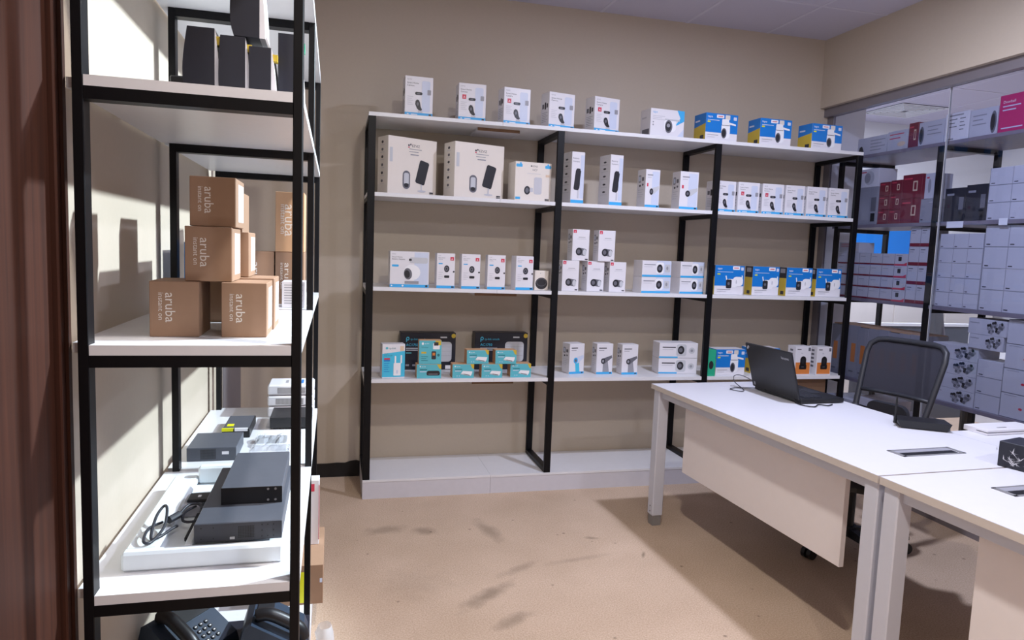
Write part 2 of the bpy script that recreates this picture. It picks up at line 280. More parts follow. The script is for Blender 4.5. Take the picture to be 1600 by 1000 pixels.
ART['sw'] = [('r', 0, 0, 1, .99, 'teal'), ('e', .12, .84, .03, .05, 'white'), ('t', 'tp-link', .18, .80, .11, 'white'), ('r', .12, .60, .45, .66, 'tealdk'), ('r', .12, .48, .40, .53, 'pale'), ('p', [(.82, 1), (1, 1), (1, .66), (.92, .70)], 'yellow'), ('p', [(.38, .28), (.48, .52), (.93, .48), (.90, .28), (.84, .14)], 'white'), ('p', [(.38, .28), (.84, .14), (.84, .22), (.40, .34)], 'silver'), ('p', [(.52, .27), (.80, .18), (.80, .22), (.52, .31)], 'ink'), ('r', .2, .12, .24, .18, 'pale'), ('r', .3, .12, .34, .18, 'pale')]
ART['hub'] = [('r', 0, 0, 1, .99, 'teal'), ('e', .14, .84, .03, .05, 'white'), ('t', 'tp-link', .20, .80, .11, 'white'), ('r', .12, .58, .42, .66, 'tealdk'), ('r', .12, .44, .40, .50, 'pale'), ('p', [(.82, 1), (1, 1), (1, .66), (.92, .70)], 'yellow'), ('rr', .40, .20, .95, .50, 'ink', .12), ('rr', .42, .34, .93, .54, 'dark', .1), ('r', .48, .28, .86, .32, 'grey')]
ART['spk'] = [('e', .5, .34, .44, .30, 'dark'), ('e', .5, .40, .36, .20, 'mid'), ('e', .5, .40, .33, .18, 'dark'), ('e', .42, .86, .02, .03, 'grey')]
ART['odome'] = [('r', .04, .03, .96, .44, 'orange'), ('r', .1, .88, .35, .91, 'ink'), ('r', .80, .84, .95, .96, 'mid'), ('t', 'Tilt', .34, .74, .06, 'grey'), ('rr', .28, .20, .74, .36, 'black', .05), ('rr', .32, .24, .70, .66, 'black', .20), ('e', .50, .48, .10, .08, 'dark'), ('r', .42, .28, .58, .29, 'grey')]
ART['odome_side'] = sum([[('rr', .3, z, .65, z+.07, 'mid', .03)] for z in (.82, .68, .54, .40, .26)], [])
ART['tealbox'] = [('r', 0, 0, 1, 1, 'green'), ('e', .45, .42, .3, .16, 'dark')]
ART['aruba'] = [('t', 'aruba', .32, .80, .24, 'apw', -90), ('t', 'instant on', .18, .80, .125, 'apw', -90)]
ART['aruba_lab'] = [('r', .30, .12, .92, .90, 'white'), ('r', .38, .5, .5, .54, 'lgrey')]
PM = {}
def add_print(body, key, w, h, face='front', d=None, name=None):
    bmat = body.data.materials[0].name
    if (key, bmat) not in PM: PM[key, bmat] = (print_mesh(key+'_print', ART[key], w, h, bmat), w, h)
    me, w0, h0 = PM[key, bmat]
    o = link(name or face+'_print', me, body)
    o.scale = (w/w0, 1, h/h0)
    if face == 'left': o.rotation_euler = (0, 0, -math.pi/2); o.location = (0, d, 0)
    if face == 'right': o.rotation_euler = (0, 0, math.pi/2); o.location = (w_of(body), 0, 0)
    return o
BW = {}
def w_of(b): return BW[b.name]
def carton(name, w, d, h, mt, loc, rz, label, cat='box', group=None, front=None, left=None, right=None, seam=False, tilt=None):
    mb = MB(); mb.box(0, 0, 0, w, d, h, mt, c=.0012)
    b = mb.obj(name, None, loc, rz); tag(b, label, cat, group); BW[b.name] = w
    if front: add_print(b, front, w, h)
    if left: add_print(b, left, d, h, 'left', d)
    if right: add_print(b, right, d, h, 'right')
    if seam:
        m2 = MB(); m2.box(-.0004, d/2-.012, h-.02, w+.0004, d/2+.012, h+.0006, 'tape'); m2.obj('packing_tape', b)
    return b
exec_order = []

# ------------------------------------------------------------ setting
def carpet():
    m = bpy.data.materials.new('carpet'); m.use_nodes = True; nt = m.node_tree; N = nt.nodes; L = nt.links; b = N['Principled BSDF']
    b.inputs['Roughness'].default_value = .95; b.inputs['Specular IOR Level'].default_value = .1
    tc = N.new('ShaderNodeTexCoord')
    def noise(s, d=4):
        n = N.new('ShaderNodeTexNoise'); n.inputs['Scale'].default_value = s; n.inputs['Detail'].default_value = d; L.new(tc.outputs['Object'], n.inputs['Vector']); return n
    n1 = noise(160, 2); n2 = noise(2.2, 5); n3 = noise(14, 6)
    r = N.new('ShaderNodeValToRGB'); L.new(n1.outputs['Fac'], r.inputs[0])
    r.color_ramp.elements[0].position = .3; r.color_ramp.elements[0].color = (*lin((188, 163, 140)), 1)
    r.color_ramp.elements[1].position = .7; r.color_ramp.elements[1].color = (*lin((214, 191, 170)), 1)
    mx = N.new('ShaderNodeMix'); mx.data_type = 'RGBA'; mx.blend_type = 'MULTIPLY'
    r2 = N.new('ShaderNodeValToRGB'); L.new(n2.outputs['Fac'], r2.inputs[0])
    r2.color_ramp.elements[0].position = .35; r2.color_ramp.elements[0].color = (.80, .78, .74, 1); r2.color_ramp.elements[1].position = .65; r2.color_ramp.elements[1].color = (1, 1, 1, 1)
    mx.inputs[0].default_value = .6; L.new(r.outputs[0], mx.inputs[6]); L.new(r2.outputs[0], mx.inputs[7])
    last = mx.outputs[2]
    # scuffs and dirt marks: x, y, half length, half width, angle, strength
    for x, y, a, w, ang, st in ((.10, -.46, .16, .07, 8, .4), (.29, -.50, .10, .06, -35, .5), (.62, -.55, .20, .06, -78, .48), (.47, -1.22, .22, .055, 40, .6), (.53, -1.43, .13, .05, 32, .48), (.66, -1.0, .16, .04, 30, .35), (.95, -.95, .25, .03, 10, .25), (1.12, -.72, .05, .02, -20, .5), (1.30, -.95, .05, .012, 60, .7), (.18, -1.05, .2, .2, 0, .18)):
        mp = N.new('ShaderNodeMapping'); mp.vector_type = 'TEXTURE'
        mp.inputs['Location'].default_value = (x, y, 0); mp.inputs['Rotation'].default_value = (0, 0, math.radians(ang)); mp.inputs['Scale'].default_value = (a, w, 1)
        L.new(tc.outputs['Object'], mp.inputs['Vector'])
        ad = N.new('ShaderNodeVectorMath'); ad.operation = 'LENGTH'; L.new(mp.outputs[0], ad.inputs[0])
        ma = N.new('ShaderNodeMath'); ma.operation = 'MULTIPLY_ADD'; L.new(n3.outputs['Fac'], ma.inputs[0]); ma.inputs[1].default_value = 1.1; L.new(ad.outputs['Value'], ma.inputs[2])
        mr = N.new('ShaderNodeMapRange'); mr.inputs[1].default_value = .75; mr.inputs[2].default_value = 1.5; mr.inputs[3].default_value = st; mr.inputs[4].default_value = 0
        L.new(ma.outputs[0], mr.inputs[0])
        q = N.new('ShaderNodeMix'); q.data_type = 'RGBA'; L.new(mr.outputs[0], q.inputs[0]); L.new(last, q.inputs[6]); q.inputs[7].default_value = (*lin((118, 104, 88)), 1); last = q.outputs[2]
    # specks
    v = N.new('ShaderNodeTexVoronoi'); v.inputs['Scale'].default_value = 9; L.new(tc.outputs['Object'], v.inputs['Vector'])
    mr = N.new('ShaderNodeMapRange'); mr.inputs[1].default_value = .04; mr.inputs[2].default_value = .09; mr.inputs[3].default_value = .55; mr.inputs[4].default_value = 0; L.new(v.outputs['Distance'], mr.inputs[0])
    gt = N.new('ShaderNodeMath'); gt.operation = 'GREATER_THAN'; gt.inputs[1].default_value = .6
    sx = N.new('ShaderNodeSeparateColor'); L.new(v.outputs['Color'], sx.inputs[0]); L.new(sx.outputs[0], gt.inputs[0])
    mu = N.new('ShaderNodeMath'); mu.operation = 'MULTIPLY'; L.new(mr.outputs[0], mu.inputs[0]); L.new(gt.outputs[0], mu.inputs[1])
    q = N.new('ShaderNodeMix'); q.data_type = 'RGBA'; L.new(mu.outputs[0], q.inputs[0]); L.new(last, q.inputs[6]); q.inputs[7].default_value = (*lin((80, 66, 56)), 1); last = q.outputs[2]
    L.new(last, b.inputs['Base Color'])
    bp = N.new('ShaderNodeBump'); bp.inputs['Strength'].default_value = .35; bp.inputs['Distance'].default_value = .004; L.new(n1.outputs['Fac'], bp.inputs['Height']); L.new(bp.outputs[0], b.inputs['Normal'])
    MATS['carpet'] = m
carpet()
def wood():
    m = bpy.data.materials.new('dark_wood'); m.use_nodes = True; nt = m.node_tree; N = nt.nodes; L = nt.links; b = N['Principled BSDF']
    b.inputs['Roughness'].default_value = .6; b.inputs['Specular IOR Level'].default_value = .2
    tc = N.new('ShaderNodeTexCoord'); mp = N.new('ShaderNodeMapping'); mp.inputs['Scale'].default_value = (60, 60, 1.6); L.new(tc.outputs['Object'], mp.inputs[0])
    n = N.new('ShaderNodeTexNoise'); n.inputs['Scale'].default_value = 1; n.inputs['Detail'].default_value = 6; n.inputs['Distortion'].default_value = .6; L.new(mp.outputs[0], n.inputs[0])
    r = N.new('ShaderNodeValToRGB'); r.color_ramp.elements[0].position = .3; r.color_ramp.elements[0].color = (*lin((48, 25, 18)), 1); r.color_ramp.elements[1].position = .7; r.color_ramp.elements[1].color = (*lin((66, 36, 25)), 1)
    L.new(n.outputs['Fac'], r.inputs[0]); L.new(r.outputs[0], b.inputs['Base Color']); MATS['dark_wood'] = m
wood()
def glass():
    m = bpy.data.materials.new('clear_glass'); m.use_nodes = True; nt = m.node_tree; N = nt.nodes; L = nt.links
    N.remove(N['Principled BSDF'])
    tr = N.new('ShaderNodeBsdfTransparent'); tr.inputs[0].default_value = (.84, .86, .92, 1)
    gl = N.new('ShaderNodeBsdfGlossy'); gl.inputs['Roughness'].default_value = .02
    fr = N.new('ShaderNodeFresnel'); fr.inputs[0].default_value = 1.42
    no = N.new('ShaderNodeTexNoise'); no.inputs['Scale'].default_value = 2
    cr = N.new('ShaderNodeMapRange'); cr.inputs[3].default_value = .9; cr.inputs[4].default_value = 1.0; L.new(no.outputs['Fac'], cr.inputs[0])
    mu = N.new('ShaderNodeMath'); mu.operation = 'MULTIPLY'; L.new(fr.outputs[0], mu.inputs[0]); L.new(cr.outputs[0], mu.inputs[1])
    ge = N.new('ShaderNodeNewGeometry'); iv = N.new('ShaderNodeMath'); iv.operation = 'SUBTRACT'; iv.inputs[0].default_value = 1; L.new(ge.outputs['Backfacing'], iv.inputs[1])
    m2 = N.new('ShaderNodeMath'); m2.operation = 'MULTIPLY'; L.new(mu.outputs[0], m2.inputs[0]); L.new(iv.outputs[0], m2.inputs[1])
    ms = N.new('ShaderNodeMixShader'); L.new(m2.outputs[0], ms.inputs[0]); L.new(tr.outputs[0], ms.inputs[1]); L.new(gl.outputs[0], ms.inputs[2])
    L.new(ms.outputs[0], N['Material Output'].inputs[0]); MATS['clear_glass'] = m
glass()
def sbox(name, *a, mt='wall_paint', parent=None, c=0):
    o = MB().box(*a, mt, c=c).obj(name, parent); return o if parent else struct(o)
XL, YB, XG = -.703, .434, 3.122
YR = -6.2; X2 = 7.2; Y2 = 2.7
sbox('floor', XL-.6, YR, -.1, X2, Y2, 0, mt='carpet')
sbox('wall_back', XL-.1, YB, 0, XG+.066, YB+.1, CEIL)
sbox('wall_left', XL-.1, -2.345, 0, XL, YB, CEIL)
wf = sbox('wall_front_left', XL-.1, YR, 0, XL, -3.36, CEIL)
sbox('wall_rear', XL-.1, YR-.1, 0, X2, YR, CEIL)
sbox('wall_over_door', XL-.1, -3.36, 2.16, XL, -2.345, CEIL)
sbox('wall_right_header', XG, YR, 2.511, XG+.10, YB, CEIL)
# black skirting on the back wall, torn uneven top edge
pts = [(XL, 0)]+[(0, 0)]
top = [(0.0, .094), (-.02, .101), (-.06, .096), (-.09, .086), (-.14, .088), (-.2, .084), (-.3, .086), (-.5, .085), (XL, .086)]
struct(MB().prism([(x, z) for x, z in pts+top], 0, .012, 'baseboard', Matrix.Translation((0, YB, 0)) @ Matrix.Rotation(math.pi/2, 4, 'X')).obj('baseboard_back'))
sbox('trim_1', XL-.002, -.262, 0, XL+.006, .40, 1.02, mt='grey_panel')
# wooden door in the left wall
d = struct(link('door_1', None, None, (XL, -2.345, 0)))
MB().box(-.10, -.055, 0, .004, 0, 2.16, 'dark_wood', c=.003).obj('door_jamb', d)
MB().box(.004, -.030, 0, .010, -.012, 2.16, 'dark_wood').obj('jamb_moulding', d)
MB().box(-.10, -1.038, 0, .004, -.985, 2.16, 'dark_wood', c=.003).obj('door_jamb', d)
MB().box(-.055, -.985, 0.005, -.008, -.057, 2.155, 'dark_wood').obj('door_leaf', d)
h = MB().box(-.008, -.375, .985, -.003, -.325, 1.11, 'plastic_black', c=.002).obj('handle_plate', d)
MB().box(-.003, -.362, 1.005, -.0015, -.338, 1.09, 'metal_dark').obj('recessed_pull', h)
sbox('trim_2', XL+.0, -2.349, 0, XL+.003, -2.345, 2.2, mt='white_paint')
# ceiling with tiles on a 0.6 m grid
def ceiling(name, x0, y0, x1, y1, gx, gy, skip=()):
    c = sbox(name, x0, y0, CEIL+.012, x1, y1, CEIL+.06, mt='ceiling_grid')
    tile = None; bar = MB()
    i0 = math.floor((x0-gx)/.6); i1 = math.ceil((x1-gx)/.6); j0 = math.floor((y0-gy)/.6); j1 = math.ceil((y1-gy)/.6)
    for i in range(i0, i1):
        for j in range(j0, j1):
            if (i, j) in skip: continue
            ax, bx_ = max(gx+i*.6+.010, x0), min(gx+(i+1)*.6-.010, x1); ay, by_ = max(gy+j*.6+.010, y0), min(gy+(j+1)*.6-.010, y1)
            if bx_-ax < .02 or by_-ay < .02: continue
            if bx_-ax > .579 and by_-ay > .579:
                if tile is None: tile = MB().box(0, 0, 0, .58, .58, .012, 'ceiling_tile').mesh('ceiling_tile')
                link('ceiling_tile', tile, c, (ax, ay, CEIL))
            else: MB().box(0, 0, 0, bx_-ax, by_-ay, .012, 'ceiling_tile').obj('ceiling_tile', c, (ax, ay, CEIL))
    for i in range(i0, i1+1):
        x = gx+i*.6
        if x0 < x < x1: bar.box(x-.010, y0, CEIL-.002, x+.010, y1, CEIL+.012, 'ceiling_grid')
    for j in range(j0, j1+1):
        y = gy+j*.6
        if y0 < y < y1: bar.box(x0, y-.010, CEIL-.0025, x1, y+.010, CEIL+.012, 'ceiling_grid')
    bar.obj('ceiling_grid', c); return c
ceiling('ceiling', XL, YR, XG, YB, 1.46, -.13)
ceiling('ceiling_next_room', XG+.1, YR, X2, Y2, 5.02, 1.78)
# next room shell
sbox('wall_stub', XG+.066, YB, 0, 3.50, Y2, CEIL, mt='white_paint')
sbox('wall_next_room_back', 3.50, Y2, 0, X2, Y2+.1, CEIL, mt='white_paint')
sbox('wall_next_room_right', X2, YR, 0, X2+.1, Y2, CEIL, mt='white_paint')
# glazed partition
fr = struct(link('trim_3', None))
MB().box(XG+.035, YR, 2.452, XG+.085, YB, 2.511, 'alu').obj('head_rail', fr)
MB().box(XG+.066, .372, .06, XG+.0855, YB, 2.452, 'alu').obj('wall_stile', fr)
MB().box(XG+.035, YR, 0, XG+.085, YB, .06, 'alu').obj('floor_rail', fr)
ys = [.372, -.593, -1.75, -2.9, -4.05, -5.2, YR]
for k in range(len(ys)-1):
    w_ = struct(link('window_%d' % (k+1), None, None, (XG+.078, ys[k+1], .06)))
    L_ = ys[k]-ys[k+1]
    MB().box(-.005, .0015, 0, .005, L_-.0015, 2.392, 'clear_glass').obj('pane', w_)
    MB().box(-.006, -.0015, 0, .006, .0015, 2.392, 'ink_silver').obj('silicone_joint', w_)

# ------------------------------------------------------------ lamps (fixtures)
for i, (x, y, z, e, sz, c) in enumerate(LAMPS):
    t = thing('ceiling_downlight', ['round white ceiling downlight above the laptop desk', 'round white ceiling downlight over the open carpet', 'round white ceiling downlight behind the viewer near the door wall', 'round white ceiling downlight behind the viewer near the glass', 'round ceiling downlight in the next room above the glass', 'round ceiling downlight deep in the next room', 'round ceiling downlight at the near end of the next room'][i], 'ceiling light', (x, y, CEIL-.022))
    mb = MB(); ro, ri, n = sz/2+.025, sz/2+.003, 24
    vs = []
    for r_, zz in ((ro, 0), (ro, .02), (ri, .02), (ri, 0)): vs += [(r_*math.cos(2*math.pi*k/n), r_*math.sin(2*math.pi*k/n), zz) for k in range(n)]
    fs = [(a*n+k, a*n+(k+1) % n, ((a+1) % 4)*n+(k+1) % n, ((a+1) % 4)*n+k) for a in range(4) for k in range(n)]
    mb.add(vs, fs, 'white_paint'); mb.obj('trim_ring', t)
    MB().cyl((0, 0, .014), (0, 0, .02), ri, 'ceiling_grid', n=24).obj('diffuser', t)
t = thing('spotlight', 'black spotlight on a ceiling rod aimed at the left shelving', 'spotlight', PEND)
_q = SDIR.to_track_quat('Z', 'Y').to_matrix().to_4x4()
hd = MB(); n = 20; prof = [(.052, -.005), (.06, -.005), (.06, -.11), (.045, -.135), (.0, -.135)]
hd.add([(r_*math.cos(2*math.pi*k/n), r_*math.sin(2*math.pi*k/n), z_) for r_, z_ in prof for k in range(n)], [(a*n+k, a*n+(k+1) % n, (a+1)*n+(k+1) % n, (a+1)*n+k) for a in range(4) for k in range(n)], 'plastic_black', _q); hd.obj('head', t)
_p = _q @ Vector((0, 0, -.07))
MB().tube([(_p.x, _p.y, _p.z+.058), (_p.x, _p.y, CEIL-PEND[2]-.02)], .008, 'plastic_black').obj('rod', t)
MB().cyl((_p.x, _p.y, CEIL-PEND[2]-.02), (_p.x, _p.y, CEIL-PEND[2]-.003), .04, 'plastic_black', n=16).obj('ceiling_rose', t)

# ------------------------------------------------------------ racks
mat('grey_board', (128, 120, 132), .45)
def shelf_rack(label, frames, levels, x0, x1, depth, loc, rz, splits, over=.012, ptop=None, base=True, bm='white_board', front_over=.0, back_over=0):
    """long side along local x, front face at local y=0 (facing -y); posts .04 wide in x and .02 deep in y"""
    t = thing('shelving_unit', label, 'shelving unit', loc, rz)
    zt = max(levels)-.021
    for fx in frames:
        for y in (.0, depth-.02): MB().box(fx, y, .112, fx+.04, y+.02, zt, 'black_steel', c=.0015).obj('post', t)
        for z in levels: MB().box(fx, .02, z-.046, fx+.04, depth-.02, z-.021, 'black_steel').obj('crossbar', t)
        MB().box(fx, .02, .112, fx+.04, depth-.02, .137, 'black_steel').obj('crossbar', t)
    for z in levels:
        e = [x0]+[s for s in splits]+[x1]
        for k in range(len(e)-1):
            top = z == max(levels)
            mb = MB()
            xa, xb = e[k]+.0006, e[k+1]-.0006
            if top: mb.box(xa, -front_over, z-.021, xb, depth+back_over, z, bm, c=.001)
            else:
                # board notched round the posts
                cuts = sorted([fx for fx in frames])
                segs = []; cur = xa
                for fx in cuts:
                    if fx+.04 <= xa or fx >= xb: continue
                    if fx > cur: segs.append((cur, fx, 0))
                    segs.append((max(fx, xa), min(fx+.04, xb), 1)); cur = min(fx+.04, xb)
                if cur < xb: segs.append((cur, xb, 0))
                for a, b_, notch in segs:
                    if notch: mb.box(a, .0205, z-.021, b_, depth-.0205, z, bm)
                    else: mb.box(a, 0, z-.021, b_, depth+back_over, z, bm)
            mb.obj('shelf_board', t)
        for s in splits:
            if abs(z-1.732) < .01: continue
            y_ = .10 if z == max(levels) else .03
            mb = MB().box(s-.125, y_, z-.038, s+.125, y_+.004, z-.0212, 'chipboard').box(s-.125, y_+.004, z-.038, s+.125, .34, z-.0212, 'shelf_edge'); mb.obj('splice_plate', t)
    if base:
        e = [x0]+splits+[x1]
        for k in range(len(e)-1):
            MB().box(e[k]+.0006, 0, .0, e[k+1]-.0006, .018, .098, 'shelf_edge').obj('plinth_panel', t)
            MB().box(e[k]+.0006, -.002, .0985, e[k+1]-.0006, depth, .1118, 'white_board').obj('plinth_top', t)
        MB().box(x0, .018, 0, x0+.018, depth, .098, 'shelf_edge').obj('plinth_end', t)
        MB().box(x1-.018, .018, 0, x1, depth, .098, 'shelf_edge').obj('plinth_end', t)
    return t
H1, H2, H3, H4 = 2.1597, 1.732, 1.2125, .6933
shelf_rack('long black and white three-bay shelving unit against the back wall', [0, 1.0743, 2.0892, 3.11], [H4, H3, H2, H1], 0, 3.15, .43, (0, 0, 0), 0, [.745])
# left rack: long side runs along world Y, its front looks towards +X
LA, LB, LC = -2.403, -1.564, -.691; LX0, LX1 = -.668, -.2364
M1, M2, M3, MT = 1.754, 1.2214, .691, 2.1597
shelf_rack('black and white shelving unit along the left wall beside the wooden door', [0, LB-LA, LC-LA], [M3, M2, M1, MT], 0, LC-LA+.04, LX1-LX0, (LX1, LA, 0), math.pi/2, [], back_over=.022)
# next-room rack behind the glass
RX3 = 3.24
shelf_rack('shelving unit crammed with boxes behind the glass partition', [.02, .855, 1.69, 2.57], [.668, 1.212, 1.70, 2.160], 0, 2.61, .43, (RX3, .36, 0), -math.pi/2, [], bm='grey_board')
for y_, z_ in ((.97, 1.664), (1.30, 1.672)): MB().box(y_, -.002, z_, y_+.11 if y_ < 1 else y_+.05, -.0005, z_+.036, 'ink_white').obj('price_label', bpy.data.objects['shelving_unit.002'])

# ------------------------------------------------------------ boxes on the back shelving
G = 'camera boxes on the back shelving'
def bk(x, y, a, w, d, h, z, mt, art, side, label, name='camera_box', cat='box', group=None):
    return carton(name, w, d, h, mt, (x, y, z+.0005), math.radians(a), label, cat, group, front=art, left=side)
g1 = 'dome camera boxes along the top of the back shelving'
bk(.195, .03, 2, .154, .10, .213, H1, 'box_white', 'dome_film', 'dome_side', 'leftmost white camera box on the top board, without a red badge', group=g1)
bk(.493, .03, 0, .155, .10, .202, H1, 'box_white', 'dome', 'dome_side', 'second white camera box from the left on the top board, red badge', group=g1)
bk(.753, .03, 6.5, .161, .10, .203, H1, 'box_white', 'dome', 'dome_side', 'third white camera box from the left on the top board, red badge', group=g1)
bk(1.020, .025, 11.5, .169, .10, .20, H1, 'box_white', 'dome_film', 'dome_side', 'fourth white camera box from the left on the top board, above the first divider', group=g1)
bk(1.298, .025, 13, .176, .10, .199, H1, 'box_white', 'dome', 'dome_side', 'fifth white camera box on the top board, next to the cyan-cornered carton', group=g1)
bk(1.655, .025, 5, .232, .12, .161, H1, 'box_white', 'tapo_w', 'tapo_w_side', 'wide white carton with a cyan corner on the top board')
g2 = 'blue and yellow camera boxes on the top board'
for x, a, w, h, n in ((2.021, 3, .225, .164, 'leftmost'), (2.397, 1, .226, .162, 'middle'), (2.771, 3, .233, .159, 'rightmost')):
    bk(x, .025, a, w, .13, h, H1, 'box_white', 'tapo', 'tapo_side', n+' of three blue and yellow camera boxes on the top board', group=g2)
# second level
g3 = 'large cream solar camera boxes'
bk(.110, .03, 24, .312, .12, .315, H2, 'box_cream', 'solar', 'solar_side', 'large cream solar camera box turned sideways next to the left post', group=g3)
bk(.481, .03, 17, .320, .14, .310, H2, 'box_cream', 'solar', 'solar_side', 'large cream solar camera box in the middle of the left bay', group=g3)
bk(.835, .03, 6, .225, .12, .222, H2, 'box_cream', 'kit', None, 'cream camera kit box with two cyan tags beside the first divider')
g4 = 'tall narrow battery camera boxes'
bk(1.175, .03, 9, .085, .13, .300, H2, 'box_white', 'tall', 'tall_side', 'tall narrow battery camera box just right of the first divider', group=g4)
bk(1.417, .03, 9, .088, .13, .299, H2, 'box_white', 'tall', 'tall_side', 'tall narrow battery camera box standing alone in the middle bay', group=g4)
g5 = 'bluish bullet camera boxes'
bk(1.648, .03, 5.5, .098, .10, .228, H2, 'box_white', 'bullet', 'bullet_side', 'narrower bluish bullet camera box in the middle bay', group=g5)
bk(1.877, .03, 2.2, .126, .10, .230, H2, 'box_white', 'bullet', 'bullet_side', 'wider bluish bullet camera box left of the second divider', group=g5)
g6 = 'row of dome camera boxes on the second shelf'
for i, (x, a, w, art, n) in enumerate(((2.130, 6, .150, 'dome_film', 'first'), (2.288, 0, .150, 'dome', 'second'), (2.460, 0, .153, 'dome', 'third'), (2.628, 0, .140, 'dome_film', 'fourth'), (2.786, 0, .148, 'dome_film', 'fifth'), (2.950, 0, .150, 'dome_film', 'sixth'))):
    bk(x, .045, a, w, .10, .191, H2, 'box_white', art, 'dome_side', n+' from the left in the row of six white camera boxes on the second shelf', group=g6)
# third level
bk(.132, .02, 0, .218, .12, .201, H3, 'box_white', 'ptbig', None, 'wide white battery camera box with a round white camera, leftmost on the third shelf')
g7 = 'slim doorbell camera boxes'
for x, a, w, n in ((.394, 1, .104, 'first'), (.537, 2, .109, 'second'), (.689, 0, .105, 'third'), (.858, 9.8, .112, 'fourth')):
    bk(x, .02, a, w, .07, .198, H3, 'box_white', 'bell', None, n+' from the left of four slim white camera boxes with oval lens print', group=g7)
bk(.985, .06, -5, .083, .085, .116, H3, 'box_cream', 'spk', None, 'small cream speaker box with a dark oval print by the first divider', name='speaker_box')
g8 = 'barrel camera boxes stacked in a pyramid'
for x, y, a, w, z, n in ((1.145, .03, 0, .105, 0, 'bottom left'), (1.310, .05, 5, .112, 0, 'bottom middle'), (1.454, .05, 3.7, .109, 0, 'bottom right')):
    bk(x, y, a, w, .08, .182, H3+z, 'box_white', 'peep', 'bullet_side', n+' white barrel camera box of the five stacked in two tiers', group=g8)
for x, a, w, n in ((1.206, 3, .108, 'upper left'), (1.372, 3, .108, 'upper right')):
    bk(x, .045, a, w, .08, .186, H3+.183, 'box_white', 'peep', 'bullet_side', n+' white barrel camera box of the five stacked in two tiers', group=g8)
g9 = 'flat turret camera boxes on the third shelf'
for x, y, a, w, n in ((1.653, .02, 8, .209, 'left'), (1.925, .05, 8, .180, 'right')):
    for k in (0, 1):
        bk(x, y, a, w, .10, .099, H3+k*.0998, 'box_white', 'turret', None, ('lower ', 'upper ')[k]+n+' flat white turret camera box on the third shelf', group=g9)
g10 = 'blue outdoor camera boxes on the third shelf'
for x, y, w, n in ((2.165, .05, .207, 'first'), (2.440, .06, .195, 'second'), (2.690, .06, .192, 'third'), (2.915, .06, .190, 'fourth')):
    bk(x, y, 0, w, .085, .185, H3, 'box_white', 'tapo_bul', 'tapo_bul_side', n+' from the left of four blue boxes with a twin-antenna camera print', group=g10)
# fourth level
bk(.099, .015, 6, .129, .07, .196, H4, 'box_white', 'extender', None, 'white and light blue wireless extender box, leftmost on the fourth shelf', name='extender_box')
g11 = 'black access point boxes'
bk(.225, .30, 0, .338, .09, .228, H4, 'navy', 'ac', None, 'black access point box behind the wireless extender box', name='access_point_box', group=g11)
bk(.685, .30, 0, .338, .09, .232, H4, 'navy', 'ac', None, 'black access point box behind the teal switch boxes', name='access_point_box', group=g11)
g12 = 'teal network boxes'
bk(.295, .015, 0, .140, .08, .081, H4, 'carton_light', 'hub', None, 'teal carton with a black device print under the square teal carton', name='network_box', group=g12)
bk(.306, .02, 0, .128, .06, .137, H4+.082, 'carton_light', 'wl', None, 'square teal wireless carton standing on another teal carton', name='network_box', group=g12)
g13 = 'teal network switch cartons in a pyramid'
for x, y, a, w, z, n in ((.501, .015, 0, .126, 0, 'bottom left'), (.673, .015, 0, .124, 0, 'bottom middle'), (.850, .03, 0, .126, 0, 'bottom right'), (.584, .02, 1, .130, .082, 'upper left'), (.754, .02, 0, .127, .082, 'upper right')):
    bk(x, y, a, w, .08, .081, H4+z, 'carton_light', 'sw', None, n+' teal switch carton of the five stacked in two tiers', name='network_box', group=g13)
g14 = 'bullet camera boxes on the fourth shelf'
bk(1.246, .12, 12, .106, .09, .188, H4, 'box_white', 'bullet_blue', 'bullet_side', 'white bullet camera box with a cyan print on the fourth shelf', group=g14)
bk(1.421, .11, 2, .108, .08, .191, H4, 'box_white', 'bullet_grey', 'bullet_side', 'left of two white boxes with a dark bullet camera print', group=g14)
bk(1.582, .09, 2, .108, .08, .189, H4, 'box_white', 'bullet_grey', 'bullet_side', 'right of two white boxes with a dark bullet camera print', group=g14)
g15 = 'flat turret camera boxes on the fourth shelf'
for k in (0, 1):
    bk(1.838, .10, -5, .258, .12, .100, H4+k*.101, 'box_white', 'turret_w', None, ('lower', 'upper')[k]+' of two wide turret camera boxes stacked above the desk end', group=g15)
bk(2.135, .015, 0, .054, .075, .168, H4, 'ink_green', 'tealbox', None, 'narrow green box squeezed beside the second divider', name='green_box')
bk(2.21, .045, 0, .209, .12, .167, H4, 'box_white', 'tapo', 'tapo_side', 'blue and white camera box left of the laptop lid')
bk(2.50, .10, 0, .209, .12, .167, H4, 'box_white', 'tapo', 'tapo_side', 'blue camera box mostly hidden behind the laptop lid')
g16 = 'orange and white dome camera boxes'
bk(2.781, .03, 0, .118, .085, .190, H4, 'box_white', 'odome', 'odome_side', 'left of two white and orange boxes with a black dome camera', group=g16)
bk(2.945, .03, 0, .112, .085, .187, H4, 'box_white', 'odome', 'odome_side', 'right of two white and orange boxes with a black dome camera', group=g16)
carton('carton', .24, .25, .545, 'carton', (2.835, .09, .1125), 0, 'brown carton under the fourth shelf behind the laptop', seam=True)

